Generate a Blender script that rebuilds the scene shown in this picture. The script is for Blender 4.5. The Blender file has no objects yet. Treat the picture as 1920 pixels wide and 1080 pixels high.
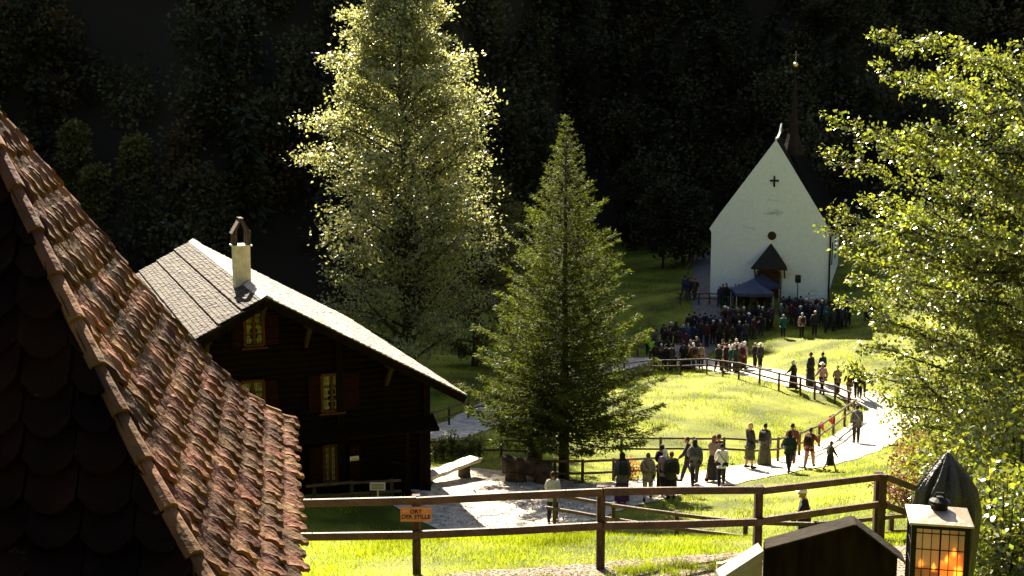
import bpy, math, random
import numpy as np
from mathutils import Vector, Matrix
R = math.radians
C = bpy.context.scene.collection
sc = bpy.context.scene
# ------------------------------------------------------------------ camera, sky, sun, exposure
FPX = 2500.0; PITCH = math.atan(390/FPX); CZ = 20.0
cam = bpy.data.objects.new('camera', bpy.data.cameras.new('camera')); C.objects.link(cam)
cam.data.sensor_width = 36; cam.data.lens = FPX/1920*36; cam.data.clip_end = 3000; cam.data.clip_start = 0.1
cam.location = (0, 0, CZ); cam.rotation_euler = (R(90)-PITCH, 0, 0); sc.camera = cam
SEL, SAZ = R(40), R(-15)          # sun elevation, azimuth from +Y (negative = left)
w = bpy.data.worlds.new('World'); sc.world = w; w.use_nodes = True
nt = w.node_tree; bg = nt.nodes['Background']; sky = nt.nodes.new('ShaderNodeTexSky')
sky.sky_type = 'NISHITA'; sky.sun_disc = False; sky.sun_elevation = SEL; sky.sun_rotation = SAZ
sky.air_density = .75; sky.dust_density = 1.4; sky.ozone_density = .4
nt.links.new(sky.outputs[0], bg.inputs[0]); bg.inputs[1].default_value = 0.05
sun = bpy.data.objects.new('sun', bpy.data.lights.new('sun', 'SUN')); C.objects.link(sun)
sun.data.energy = 5.0; sun.data.angle = R(0.55); sun.data.color = (1, .90, .70)
SD = Vector((math.sin(SAZ)*math.cos(SEL), math.cos(SAZ)*math.cos(SEL), math.sin(SEL)))
sun.rotation_euler = SD.to_track_quat('Z', 'Y').to_euler()
sc.view_settings.view_transform = 'Standard'; sc.view_settings.look = 'None'
sc.view_settings.exposure = 2.55; sc.view_settings.gamma = 1
# ------------------------------------------------------------------ photo ray helpers
def ray(px, py):
    xc = (px-960)/FPX; yc = (540-py)/FPX; c, s = math.cos(PITCH), math.sin(PITCH)
    return Vector((xc, c+yc*s, -s+yc*c))
def P(px, py, Y):
    d = ray(px, py); return Vector((0, 0, CZ)) + d*(Y/d.y)
def Pz(px, py, z):
    d = ray(px, py); return Vector((0, 0, CZ)) + d*((z-CZ)/d.z)
def Pplane(px, py, p0, n):
    d = ray(px, py); o = Vector((0, 0, CZ)); return o + d*((p0-o).dot(n)/d.dot(n))
# ------------------------------------------------------------------ ground height
CTRL = [(565,1078,20),(780,1080,19.5),(1127,1062,19.7),(1300,1048,20.2),(1423,1038,21),(1648,1015,23.5),
 (600,1003,24.5),(900,1003,24.5),(1127,1003,24.5),(1400,1000,25),(1550,992,26.5),
 (775,925,42),(850,985,40.5),(1035,980,41.5),(835,903,45),(980,900,46),(1165,938,43),(1300,910,48),(1430,872,51.5),
 (1520,872,53),(1605,832,59),(1680,785,66),(1500,915,45),(1620,900,45),(1720,860,48),
 (1300,780,62),(1400,765,65),(1250,715,76),(1350,702,79),(1515,727,71),(1600,742,69),(1424,689,78),
 (1320,642,93),(1215,680,84),(1460,632,90),(1265,693,82),(1600,600,93),(1550,645,85),(1650,660,80),
 (1335,552,101),(1450,568,97),(1560,556,98),(1290,560,99),(1250,470,128),(1230,530,112),(1400,600,95),
 (870,800,60),(930,700,76),(880,655,87)]
_P = [tuple(P(*c)) for c in CTRL]
for x, y, z in [(0,31,-11.5),(-8,31,-11.7),(6.4,29,-11.0),(6.5,31.5,-11.9),(9,29.5,-10.8),(3,30,-11.3),(-8,8,-6.3),(8,8,-6.3),(0,0,-5.6),(-20,60,-14),(-22,88,-16.5),(-10,100,-17.4),
                (-20,20,-8),(-30,40,-12),(42,60,-10),(45,100,-13),(18,30,-8.5),(25,40,-9.5),(22,118,-15.6),(35,125,-14),(0,118,-17),(16,18,-6.5),(30,10,-4)]:
    _P.append((x, y, CZ+z))
_P = np.array(_P)
def _U(d2):
    return np.where(d2 > 1e-9, d2*np.log(d2+1e-12)*.5, 0)
_n = len(_P); _K = _U(((_P[:, None, :2]-_P[None, :, :2])**2).sum(-1)) + np.eye(_n)*18.0
_Q = np.c_[np.ones(_n), _P[:, :2]]
_A = np.block([[_K, _Q], [_Q.T, np.zeros((3, 3))]])
_W = np.linalg.solve(_A, np.r_[_P[:, 2], 0, 0, 0])
def sm(a, b, x):
    t = np.clip((x-a)/(b-a), 0, 1); return t*t*(3-2*t)
def hillbase(x):
    return 97 + 33*sm(-12, 14, x) - 10*sm(16, 30, x) + 0*x + 1.5*np.sin(x*.31) + 8*sm(35, 60, x)
RX, RZ = [-60, -27, -22, -14, -7, -4, 0, 2, 4, 10], [86, 86, 78, 61, 50, 50, 54, 59, 66, 70]
def ridge(x):
    return np.interp(x, RX, RZ) + 1.0*np.sin(x*.23)

def ground(x, y):
    x = np.asarray(x, float); y = np.asarray(y, float); sh = x.shape
    xf, yf = x.ravel(), y.ravel()
    xc = np.clip(xf, -38, 52); yc = np.clip(yf, -4, 130)
    z = np.empty(len(xf))
    for i in range(0, len(xf), 20000):
        s = slice(i, i+20000)
        d2 = (xc[s, None]-_P[None, :, 0])**2 + (yc[s, None]-_P[None, :, 1])**2
        z[s] = _U(d2) @ _W[:_n] + _W[_n] + _W[_n+1]*xc[s] + _W[_n+2]*yc[s]
    t = yf-hillbase(xf)
    e = np.where(t > 0, t*t/(t+4)*1.5, 0)
    rg = ridge(xf)
    e = np.where(t > 0, np.minimum(e + np.sin(xf*.55+yf*.2)*.6*sm(2, 12, t) + np.sin(xf*.17-yf*.31)*1.0*sm(2, 12, t), rg), 0)
    z = z*(1-sm(0, 30, t)) + (CZ-16.8)*sm(0, 30, t) + e
    z += sm(-3, -60, yf)*46 + sm(45, 110, xf)*26 + sm(-46, -120, xf)*30  # first term: unseen rise behind the camera, added to block sky light
    return z.reshape(sh)
def g1(x, y): return float(ground(np.array([x]), np.array([y]))[0])
def G(px, py, y0=14.0, y1=190.0):
    """point where the photo ray first meets the ground"""
    Y = np.arange(y0, y1, .1); d = ray(px, py); k = Y/d.y
    X = d.x*k; Z = CZ+d.z*k; h = ground(X, Y); b = np.nonzero(Z <= h)[0]
    if len(b) == 0: return Vector((X[-1], Y[-1], h[-1]))
    i = b[0]; return Vector((X[i], Y[i], h[i]))
# ------------------------------------------------------------------ materials
MATS = {}
def mat(name, col, rough=.8, var=.25, scale=3.0, bump=0.0, bscale=None, spec=.3, col2=None, trans=0.0, tcol=None,
        metallic=0.0, thresh=(.35, .65), detail=5, stretch=None, hue=None):
    if name in MATS: return MATS[name]
    m = bpy.data.materials.new(name); m.use_nodes = True; t = m.node_tree; n = t.nodes; l = t.links
    b = n['Principled BSDF']; out = n['Material Output']
    b.inputs['Roughness'].default_value = rough; b.inputs['Specular IOR Level'].default_value = spec
    b.inputs['Metallic'].default_value = metallic
    tc = n.new('ShaderNodeTexCoord'); mp = n.new('ShaderNodeMapping'); l.new(tc.outputs['Object'], mp.inputs[0])
    if stretch: mp.inputs['Scale'].default_value = stretch
    ns = n.new('ShaderNodeTexNoise'); ns.inputs['Scale'].default_value = scale; ns.inputs['Detail'].default_value = detail
    l.new(mp.outputs[0], ns.inputs[0])
    rp = n.new('ShaderNodeValToRGB'); l.new(ns.outputs[0], rp.inputs[0])
    a = [max(0, c*(1-var)) for c in col]; bb = list(col2) if col2 else [min(1, c*(1+var)) for c in col]
    rp.color_ramp.elements[0].position = thresh[0]; rp.color_ramp.elements[1].position = thresh[1]
    rp.color_ramp.elements[0].color = (*a, 1); rp.color_ramp.elements[1].color = (*bb, 1)
    src = rp.outputs[0]
    if hue:      # per-leaf variation by island
        ge = n.new('ShaderNodeNewGeometry'); hs = n.new('ShaderNodeHueSaturation'); mr = n.new('ShaderNodeMapRange')
        mr.inputs[3].default_value = 1-hue; mr.inputs[4].default_value = 1+hue
        l.new(ge.outputs['Random Per Island'], mr.inputs[0]); l.new(mr.outputs[0], hs.inputs['Value']); l.new(src, hs.inputs['Color'])
        mr2 = n.new('ShaderNodeMapRange'); mr2.inputs[3].default_value = .5-hue*.06; mr2.inputs[4].default_value = .5+hue*.05
        mu = n.new('ShaderNodeMath'); mu.operation = 'MULTIPLY'; mu.inputs[1].default_value = 7.31
        fr = n.new('ShaderNodeMath'); fr.operation = 'FRACT'
        l.new(ge.outputs['Random Per Island'], mu.inputs[0]); l.new(mu.outputs[0], fr.inputs[0]); l.new(fr.outputs[0], mr2.inputs[0]); l.new(mr2.outputs[0], hs.inputs['Hue'])
        src = hs.outputs[0]
    l.new(src, b.inputs['Base Color'])
    if bump:
        nb = n.new('ShaderNodeTexNoise'); nb.inputs['Scale'].default_value = bscale or scale*4; nb.inputs['Detail'].default_value = 6
        l.new(mp.outputs[0], nb.inputs[0]); bp = n.new('ShaderNodeBump'); bp.inputs['Strength'].default_value = bump
        bp.inputs['Distance'].default_value = .05; l.new(nb.outputs[0], bp.inputs['Height']); l.new(bp.outputs[0], b.inputs['Normal'])
    if trans:
        tr = n.new('ShaderNodeBsdfTranslucent'); mx = n.new('ShaderNodeMixShader'); mx.inputs[0].default_value = trans
        if tcol:
            g = n.new('ShaderNodeMix'); g.data_type = 'RGBA'; g.blend_type = 'MULTIPLY'; g.inputs[0].default_value = 1
            l.new(src, g.inputs[6]); g.inputs[7].default_value = (*tcol, 1); l.new(g.outputs[2], tr.inputs[0])
        else: l.new(src, tr.inputs[0])
        l.new(b.outputs[0], mx.inputs[1]); l.new(tr.outputs[0], mx.inputs[2]); l.new(mx.outputs[0], out.inputs[0])
    MATS[name] = m; return m
def emis(name, col, s):
    if name in MATS: return MATS[name]
    m = bpy.data.materials.new(name); m.use_nodes = True; b = m.node_tree.nodes['Principled BSDF']
    n = m.node_tree.nodes.new('ShaderNodeTexNoise'); n.inputs['Scale'].default_value = 9
    r = m.node_tree.nodes.new('ShaderNodeValToRGB'); m.node_tree.links.new(n.outputs[0], r.inputs[0])
    r.color_ramp.elements[0].color = (col[0]*.7, col[1]*.5, col[2]*.4, 1); r.color_ramp.elements[1].color = (*col, 1)
    m.node_tree.links.new(r.outputs[0], b.inputs['Emission Color']); b.inputs['Emission Strength'].default_value = s
    b.inputs['Base Color'].default_value = (*col, 1)
    MATS[name] = m; return m
# ------------------------------------------------------------------ mesh helpers
class MB:
    def __init__(s): s.v = []; s.f = []
    def add(s, V, F):
        o = len(s.v); s.v += [tuple(p) for p in V]; s.f += [tuple(i+o for i in f) for f in F]; return s
    def box(s, c, d, rz=0, M=None, taper=1.0, bev=0.0):
        hx, hy, hz = d[0]/2, d[1]/2, d[2]/2; V = []
        if bev:
            k = bev
            for z, i in ((-hz, k), (-hz+k, 0), (hz-k, 0), (hz, k)):
                V += [(-hx+i, -hy+i, z), (hx-i, -hy+i, z), (hx-i, hy-i, z), (-hx+i, hy-i, z)]
            F = [(3, 2, 1, 0), (12, 13, 14, 15)]
            for r in range(3):
                for j in range(4): F.append((r*4+j, r*4+(j+1) % 4, r*4+4+(j+1) % 4, r*4+4+j))
        else:
            for z, t in ((-hz, 1), (hz, taper)):
                V += [(-hx*t, -hy*t, z), (hx*t, -hy*t, z), (hx*t, hy*t, z), (-hx*t, hy*t, z)]
            F = [(3, 2, 1, 0), (4, 5, 6, 7), (0, 1, 5, 4), (1, 2, 6, 5), (2, 3, 7, 6), (3, 0, 4, 7)]
        m = (M or Matrix.Rotation(rz, 3, 'Z'))
        return s.add([Vector(c)+m @ Vector(p) for p in V], F)
    def beam(s, a, b, w, h, bev=0.0, up=Vector((0, 0, 1)), roll=0):
        a, b = Vector(a), Vector(b); x = (b-a); L = x.length; x.normalize(); y = up.cross(x)
        if y.length < 1e-3: y = Vector((0, 1, 0)).cross(x)
        y.normalize(); z = x.cross(y); M = Matrix((x, y, z)).transposed()
        if roll: M = M @ Matrix.Rotation(roll, 3, 'X')
        return s.box((a+b)/2, (L, w, h), M=M, bev=bev)
    def tube(s, pts, rad, n=6, cap=True):
        pts = [Vector(p) for p in pts]; V = []; F = []
        if not hasattr(rad, '__len__'): rad = [rad]*len(pts)
        prev = None
        for i, p in enumerate(pts):
            d = (pts[min(i+1, len(pts)-1)]-pts[max(i-1, 0)]); d = d.normalized() if d.length > 1e-9 else Vector((0, 0, 1))
            u = prev or (Vector((1, 0, 0)) if abs(d.x) < .9 else Vector((0, 1, 0)))
            u = (u-d*u.dot(d)).normalized(); prev = u; v = d.cross(u)
            for k in range(n):
                a = 2*math.pi*k/n; V.append(p+(u*math.cos(a)+v*math.sin(a))*rad[i])
        for i in range(len(pts)-1):
            for k in range(n): F.append((i*n+k, i*n+(k+1) % n, (i+1)*n+(k+1) % n, (i+1)*n+k))
        if cap: F += [tuple(range(n-1, -1, -1)), tuple((len(pts)-1)*n+k for k in range(n))]
        return s.add(V, F)
    def lathe(s, prof, c=(0, 0, 0), n=12, sx=1, sy=1, rz=0, wob=None):
        V = []; F = []
        for i, (r, z) in enumerate(prof):
            for k in range(n):
                a = 2*math.pi*k/n+rz; q = r*(1+(wob(i, k) if wob else 0)); V.append((c[0]+q*math.cos(a)*sx, c[1]+q*math.sin(a)*sy, c[2]+z))
        m = len(prof)
        for i in range(m-1):
            for k in range(n): F.append((i*n+k, i*n+(k+1) % n, (i+1)*n+(k+1) % n, (i+1)*n+k))
        F += [tuple(range(n-1, -1, -1)), tuple((m-1)*n+k for k in range(n))]
        return s.add(V, F)
    def ball(s, c, r, n=10, m=7, M=None):
        r = r if hasattr(r, '__len__') else (r, r, r); V = []; F = []
        for i in range(1, m):
            th = math.pi*i/m
            for k in range(n):
                a = 2*math.pi*k/n; V.append(Vector((r[0]*math.sin(th)*math.cos(a), r[1]*math.sin(th)*math.sin(a), r[2]*math.cos(th))))
        V += [Vector((0, 0, r[2])), Vector((0, 0, -r[2]))]; T = len(V)-2
        for i in range(m-2):
            for k in range(n): F.append((i*n+k, (i+1)*n+k, (i+1)*n+(k+1) % n, i*n+(k+1) % n))
        for k in range(n): F.append((T, k, (k+1) % n)); F.append((T+1, (m-2)*n+(k+1) % n, (m-2)*n+k))
        return s.add([Vector(c)+((M @ p) if M else p) for p in V], F)
    def prism(s, poly, ext):
        """poly: list of 3D points (planar), ext: extrusion vector"""
        n = len(poly); ext = Vector(ext); V = [Vector(p) for p in poly]+[Vector(p)+ext for p in poly]
        F = [tuple(range(n-1, -1, -1)), tuple(range(n, 2*n))]+[(i, (i+1) % n, n+(i+1) % n, n+i) for i in range(n)]
        return s.add(V, F)
    def build(s, name, m=None, parent=None, loc=None, smooth=False):
        me = bpy.data.meshes.new(name); me.from_pydata(s.v, [], s.f); me.update()
        if smooth:
            me.polygons.foreach_set('use_smooth', [True]*len(me.polygons))
        return link(name, me, m, parent, loc)
def link(name, me, m=None, parent=None, loc=None):
    o = bpy.data.objects.new(name, me); C.objects.link(o)
    if m and len(me.materials) == 0: me.materials.append(m)
    if parent: o.parent = parent
    if loc is not None: o.location = loc
    return o
def npmesh(name, V, k, m=None, parent=None, smooth=False):
    """V (N,k,3): N separate k-gons"""
    V = np.asarray(V, np.float32); N = V.shape[0]; me = bpy.data.meshes.new(name)
    me.vertices.add(N*k); me.vertices.foreach_set('co', V.ravel())
    me.loops.add(N*k); me.loops.foreach_set('vertex_index', np.arange(N*k, dtype=np.int32))
    me.polygons.add(N); me.polygons.foreach_set('loop_start', np.arange(0, N*k, k, dtype=np.int32))
    me.polygons.foreach_set('loop_total', np.full(N, k, np.int32)); me.update(calc_edges=True)
    return link(name, me, m, parent)
def unit(a): return a/(np.linalg.norm(a, axis=-1, keepdims=True)+1e-9)
def leafquads(pts, size, rng, dirs=None, spread=.8, aspect=.5, droop=0.0, nup=0.0):
    N = len(pts); d = rng.normal(size=(N, 3))
    if dirs is not None: d = dirs+d*spread
    d[:, 2] -= droop; d = unit(d); q = rng.normal(size=(N, 3)); q[:, 2] += nup*2; sd = unit(np.cross(d, q))
    s = (size*(.6+.8*rng.random(N)))[:, None]; nn = np.cross(sd, d)
    a = pts; b = pts+d*s*.45+sd*s*aspect*.5+nn*s*.08; c = pts+d*s; e = pts+d*s*.45-sd*s*aspect*.5+nn*s*.08
    return np.stack([a, b, c, e], 1)
def tag(o, label=None, cat=None, group=None, kind=None):
    if label: o['label'] = label
    if cat: o['category'] = cat
    if group: o['group'] = group
    if kind: o['kind'] = kind
    return o
def empty(name, loc=(0, 0, 0), rz=0):
    o = bpy.data.objects.new(name, None); C.objects.link(o); o.location = loc; o.rotation_euler = (0, 0, rz); o.empty_display_size = .3; return o
def copy_tree(o, parent=None):
    c = o.copy(); C.objects.link(c)
    if parent: c.parent = parent
    for ch in list(o.children): copy_tree(ch, c)
    return c
rnd = random.Random(5)
# ------------------------------------------------------------------ ground sheet
def axis(segs):
    a = []
    for x0, x1, st in segs: a += list(np.arange(x0, x1, st))
    return np.array(a+[segs[-1][1]])
gx = axis([(-260, -120, 20), (-120, -40, 3), (-40, -12, 1.0), (-12, 30, .4), (30, 60, 1.0), (60, 130, 4), (130, 280, 20)])
gy = axis([(-260, -60, 20), (-60, -4, 3), (-4, 12, 1), (12, 30, .3), (30, 104, .5), (104, 200, 1.4), (200, 420, 20)])
GX, GY = np.meshgrid(gx, gy); GZ = ground(GX, GY)
nx, ny = len(gx), len(gy)
from mathutils import noise as mnoise
idx = np.arange(nx*ny).reshape(ny, nx); q = np.stack([idx[:-1, :-1], idx[:-1, 1:], idx[1:, 1:], idx[1:, :-1]], -1).reshape(-1, 4)
GZ = GZ + np.where(GY < hillbase(GX)-2, .03*np.sin(GX*1.7+GY*.6)*np.sin(GY*1.3-GX*.4), 0)
me = bpy.data.meshes.new('ground'); me.vertices.add(nx*ny); me.vertices.foreach_set('co', np.stack([GX, GY, GZ], -1).astype(np.float32).ravel())
me.loops.add(len(q)*4); me.loops.foreach_set('vertex_index', q.ravel().astype(np.int32)); me.polygons.add(len(q))
me.polygons.foreach_set('loop_start', np.arange(0, len(q)*4, 4, dtype=np.int32)); me.polygons.foreach_set('loop_total', np.full(len(q), 4, np.int32))
me.polygons.foreach_set('use_smooth', [True]*len(q)); me.update(calc_edges=True)
GRASS = (.115, .125, .02)
def ground_mat():
    m = mat('meadow_ground', (.088, .105, .010), .75, .5, .35, bump=.9, bscale=14, spec=.08, col2=(.17, .18, .018), detail=8)
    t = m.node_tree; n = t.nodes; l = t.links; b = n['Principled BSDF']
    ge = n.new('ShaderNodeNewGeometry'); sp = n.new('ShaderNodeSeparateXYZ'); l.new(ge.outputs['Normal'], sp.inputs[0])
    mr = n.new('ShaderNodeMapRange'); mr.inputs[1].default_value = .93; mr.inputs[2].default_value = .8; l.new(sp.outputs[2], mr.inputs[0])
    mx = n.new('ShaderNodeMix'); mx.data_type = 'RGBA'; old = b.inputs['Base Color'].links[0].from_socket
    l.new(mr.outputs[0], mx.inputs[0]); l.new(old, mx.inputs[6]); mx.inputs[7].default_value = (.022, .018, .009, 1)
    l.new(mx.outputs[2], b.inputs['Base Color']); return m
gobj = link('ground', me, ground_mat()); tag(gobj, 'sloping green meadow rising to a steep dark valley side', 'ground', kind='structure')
def gb(x, y):
    """height on the actual grid (bilinear)"""
    x = np.asarray(x, float); y = np.asarray(y, float)
    i = np.clip(np.searchsorted(gx, x)-1, 0, nx-2); j = np.clip(np.searchsorted(gy, y)-1, 0, ny-2)
    u = (x-gx[i])/(gx[i+1]-gx[i]); v = (y-gy[j])/(gy[j+1]-gy[j])
    return (GZ[j, i]*(1-u)+GZ[j, i+1]*u)*(1-v)+(GZ[j+1, i]*(1-u)+GZ[j+1, i+1]*u)*v
def gz(x, y): return float(gb(x, y))
# ------------------------------------------------------------------ paths (sheets following the ground)
def catmull(p, n=10):
    p = [np.array(a, float) for a in p]; p = [2*p[0]-p[1]]+p+[2*p[-1]-p[-2]]; o = []
    for i in range(1, len(p)-2):
        for t in np.linspace(0, 1, n, endpoint=False):
            o.append(.5*((2*p[i])+(-p[i-1]+p[i+1])*t+(2*p[i-1]-5*p[i]+4*p[i+1]-p[i+2])*t*t+(-p[i-1]+3*p[i]-3*p[i+1]+p[i+2])*t**3))
    o.append(p[-2]); return np.array(o)
PATHPOLY = []
def path(name, ctrl, m, label, lift=.03, y0=27, across=8):
    """ctrl: (px,py,width) centre points on the photo's ground"""
    pts = [(lambda g: (g.x, g.y, c[2]))(G(c[0], c[1], y0)) if len(c) == 3 else c[1:] for c in ctrl]
    cl = catmull(pts, 14); V = []; F = []
    for i in range(len(cl)):
        d = cl[min(i+1, len(cl)-1), :2]-cl[max(i-1, 0), :2]; d /= np.linalg.norm(d)+1e-9; nrm = np.array([-d[1], d[0]])
        for k in range(across+1):
            jit = .12*math.sin(i*.9)+.08*math.sin(i*2.3) if k in (0, across) else 0
            q_ = cl[i, :2]+nrm*((k/across-.5)*(cl[i, 2]+jit)); V.append((q_[0], q_[1], gz(*q_)+lift))
    for i in range(len(cl)-1):
        for k in range(across): a = i*(across+1)+k; F.append((a, a+1, a+across+2, a+across+1))
    mb = MB(); mb.add(V, F); o = mb.build(name, m, smooth=True); tag(o, label, 'path', kind='structure')
    PATHPOLY.append(cl); return o
M_path = mat('pale_gravel', (.42, .36, .28), .9, .3, 3, bump=.5, bscale=40, spec=.2)
M_gravel = mat('coarse_gravel', (.06, .045, .035), .95, .5, 22, bump=1, bscale=26, col2=(.30, .235, .185), spec=.1, thresh=(.42, .60))
M_dkpath = mat('damp_path', (.10, .09, .075), .9, .3, 4, bump=.4)  # darker tone than the pale gravel
path('path', [(775,972,3.6),(860,966,4.5),(960,955,5.5),(1090,935,4.2),(1200,920,3.4),(1310,903,3.0),(1410,886,3.0),(1490,872,3.1),(1570,850,3.1),(1630,818,3.0),(1672,785,3.0),(1680,768,2.8),(1640,752,2.6),(1590,737,2.4),(1515,722,2.4),(1430,700,2.4),(1350,687,2.6),(1280,680,3.4),(1225,678,3.4),(1150,690,2.8),(1050,715,2.6),(950,760,2.6),(870,802,2.4),(800,822,2.4)], M_path,
     'pale gravel path winding from the log house past the walkers and up to the chapel crowd')
path('forecourt', [(772,926,2.5),(810,922,4.0),(880,915,6.5),(960,925,7.0),(1010,935,5.0)], M_path, 'pale gravel forecourt in front of the log house and benches', lift=.05)
path('chapel_path', [(1290,672,2.5),(1310,655,2.2),(1318,620,2.0),(1325,585,2.0),(1318,545,2.2),(1320,505,2.0),(1322,470,2.0)], M_dkpath, 'dark narrow path climbing beside the left wall of the chapel', lift=.045)
path('near_path', [(0,-6,16,3.3),(0,-.5,17.8,3.3),(0,1.3,18.15,3.3),(0,3.1,18.9,3.2),(0,6,20.0,3.2),(0,9,20.6,3.2),(0,14,21,3)], M_gravel, 'speckled gravel path at the bottom edge in front of the wooden fence')
# ------------------------------------------------------------------ log house
def tile_slope(e0, e1, r0, r1, course, width, th, lift, rng, nrm=None, gap=.006, tip='flat', jit=.004, clip=None, groove=False):
    """tiles on a quad: eave e0-e1, ridge r0-r1 (Vectors). course spacing up the slope, tile width across"""
    mb = MB(); e0, e1, r0, r1 = map(Vector, (e0, e1, r0, r1))
    up = ((r0+r1)/2-(e0+e1)/2); Ls = up.length; n = max(1, round(Ls/course))
    for i in range(n):
        t0 = i/n; t1 = min(1, (i+1.9)/n)
        a0, b0 = e0.lerp(r0, t0), e1.lerp(r1, t0); a1, b1 = e0.lerp(r0, t1), e1.lerp(r1, t1)
        W = (b0-a0).length; k = max(1, round(W/width)); off = .5 if i % 2 else 0
        N = (b0-a0).cross(a1-a0).normalized(); N = N if N.z > 0 else -N
        for j in range(-1 if off else 0, k):
            u0, u1 = max(0, (j+off)/k), min(1, (j+1+off)/k)
            if u1-u0 < .2/k: continue
            p, q_ = a0.lerp(b0, u0), a0.lerp(b0, u1); r, s_ = a1.lerp(b1, u0), a1.lerp(b1, u1)
            dx = (q_-p).normalized(); g = dx*gap; h = lift*(.8+.5*rng.random()); dj = (r-p).normalized()*rng.uniform(-jit, jit)*3
            tl = rng.uniform(-jit, jit)
            lo0 = p+g+dj+N*(h+tl); lo1 = q_-g+dj+N*(h-tl); hi0 = r+g+N*.002; hi1 = s_-g+N*.002
            V = [lo0, lo1, hi1, hi0, lo0-N*th, lo1-N*th, hi1-N*th, hi0-N*th]
            mb.add(V, [(0, 1, 2, 3), (7, 6, 5, 4), (0, 4, 5, 1), (1, 5, 6, 2), (3, 7, 4, 0)])
    return mb
M_log = mat('weathered_dark_logs', (.0055, .0026, .0015), .9, .5, 2.5, bump=.6, stretch=(1, 1, 7), bscale=9, spec=.06)
M_logb = mat('dark_boards', (.007, .0035, .002), .9, .5, 3, spec=.03, bump=.5, stretch=(6, 6, .8), bscale=8)
M_shut = mat('brown_shutter', (.015, .0045, .002), .9, .3, 4, stretch=(1, 1, 5), bump=.3, spec=.03)
M_fr = mat('window_frame_wood', (.06, .024, .009), .8, .2, 6, spec=.06)
M_curt = mat('pale_green_curtain', (.30, .27, .09), .9, .4, 7, stretch=(4, 4, .6), trans=.2)
M_shingle = mat('grey_roof_shingles', (.30, .25, .22), .36, .30, 9, bump=.4, bscale=30, spec=.6, detail=6, hue=.3)  # paled so the colour carries the sun glare of the right slope
M_dark = mat('soot_black_wood', (.010, .007, .005), .95, .3, 5, bump=.3)
M_plaster = mat('cream_plaster', (.55, .47, .33), .85, .15, 5, bump=.3)
M_paper = mat('paper_notice', (.62, .55, .38), .8, .08, 20)
F0 = P(500, 555, 40.5); BK = Pz(362, 450, F0.z)
rdir = (BK-F0); RL = rdir.length; rdir.normalize(); gdir = Vector((rdir.y, -rdir.x, 0))   # ridge direction (away), gable direction (right)
E0 = Pplane(872, 738, F0, rdir); HWR = (E0-F0).dot(gdir); DRP = F0.z-E0.z
hs = empty('log_house', (F0.x, F0.y, gz(F0.x, F0.y))); tag(hs, 'dark brown log farmhouse with shingled saddle roof and white chimney left of the spruce', 'house')
def HP(u, v, z): return Vector((F0.x, F0.y, 0))+gdir*u+rdir*v+Vector((0, 0, z)) - Vector(hs.location)
def wallpt(px, py, off=0.0):     # photo pixel -> (u, z) on front wall plane
    p = Pplane(px, py, F0+rdir*(WIN+off), rdir); return (p-F0).dot(gdir), p.z
WIN = 1.0
uR, _ = wallpt(800, 760); uL = -uR*1.0; zb = min(gz(*(F0+gdir*uR+rdir*WIN).xy), 6.9)-.3; SL = DRP/HWR
zt = lambda u: F0.z-abs(u)*SL-.12
# wall shell: front + back + sides
mb = MB()
poly = [HP(uL, WIN, zb), HP(uR, WIN, zb), HP(uR, WIN, zt(uR)), HP(0, WIN, zt(0)), HP(uL, WIN, zt(uL))]
mb.prism(poly, rdir*(RL-2*WIN)); wall = mb.build('wall', M_log, hs)
# log courses standing proud of the wall
mb = MB(); z = zb+.1
while z < F0.z-.5:
    um = min(uR, (F0.z-.2-z-.24)/SL)
    if um > .4: mb.beam(HP(-um, WIN-.035, z+.1), HP(um, WIN-.035, z+.1), .07, .185, bev=.03)
    if z < zt(uR)-.2: mb.beam(HP(uR+.035, WIN+.1, z+.1), HP(uR+.035, RL-WIN, z+.1), .07, .185, bev=.03)
    z += .2
mb.build('log_courses', M_log, hs)
for u in (-uR+.05, -uR*.45, uR*.45, uR-.05):
    mb = MB(); z = zb+.1; top = zt(abs(u)+.1)
    mb.box((HP(u, WIN-.12, 0).x, HP(u, WIN-.12, 0).y, (zb+top)/2-hs.location.z), (.22, .16, top-zb), rz=math.atan2(gdir.y, gdir.x)); mb.build('wall_post', M_logb, hs)
# skirt roof between the storeys + floor beam
zk = wallpt(700, 792)[1]
mb = MB(); mb.prism([HP(uL-.2, WIN-.05, zk+.12), HP(uL-.2, WIN-.75, zk-.22), HP(uL-.2, WIN-.75, zk-.30), HP(uL-.2, WIN-.05, zk-.02)], gdir*(uR-uL+.4)); mb.build('skirt_roof', M_logb, hs)
# roof
th = .10; rb = MB()
for sgn in (-1, 1):
    W = HWR
    rb.prism([HP(0, -.02, F0.z-.06), HP(sgn*W, -.02, F0.z-SL*W-.06), HP(sgn*W, -.02, F0.z-SL*W-.06-th), HP(0, -.02, F0.z-.06-th)], rdir*(RL+.02))
roof = rb.build('roof', M_dark, hs)
rr = random.Random(3)
sl = tile_slope(HP(HWR+.05, -.06, F0.z-SL*(HWR+.05)-.03), HP(HWR+.05, RL+.03, F0.z-SL*(HWR+.05)-.03), HP(0, -.06, F0.z-.03), HP(0, RL+.03, F0.z-.03), .21, .19, .015, .035, rr).build('shingle_slope', M_shingle, roof)
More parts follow.
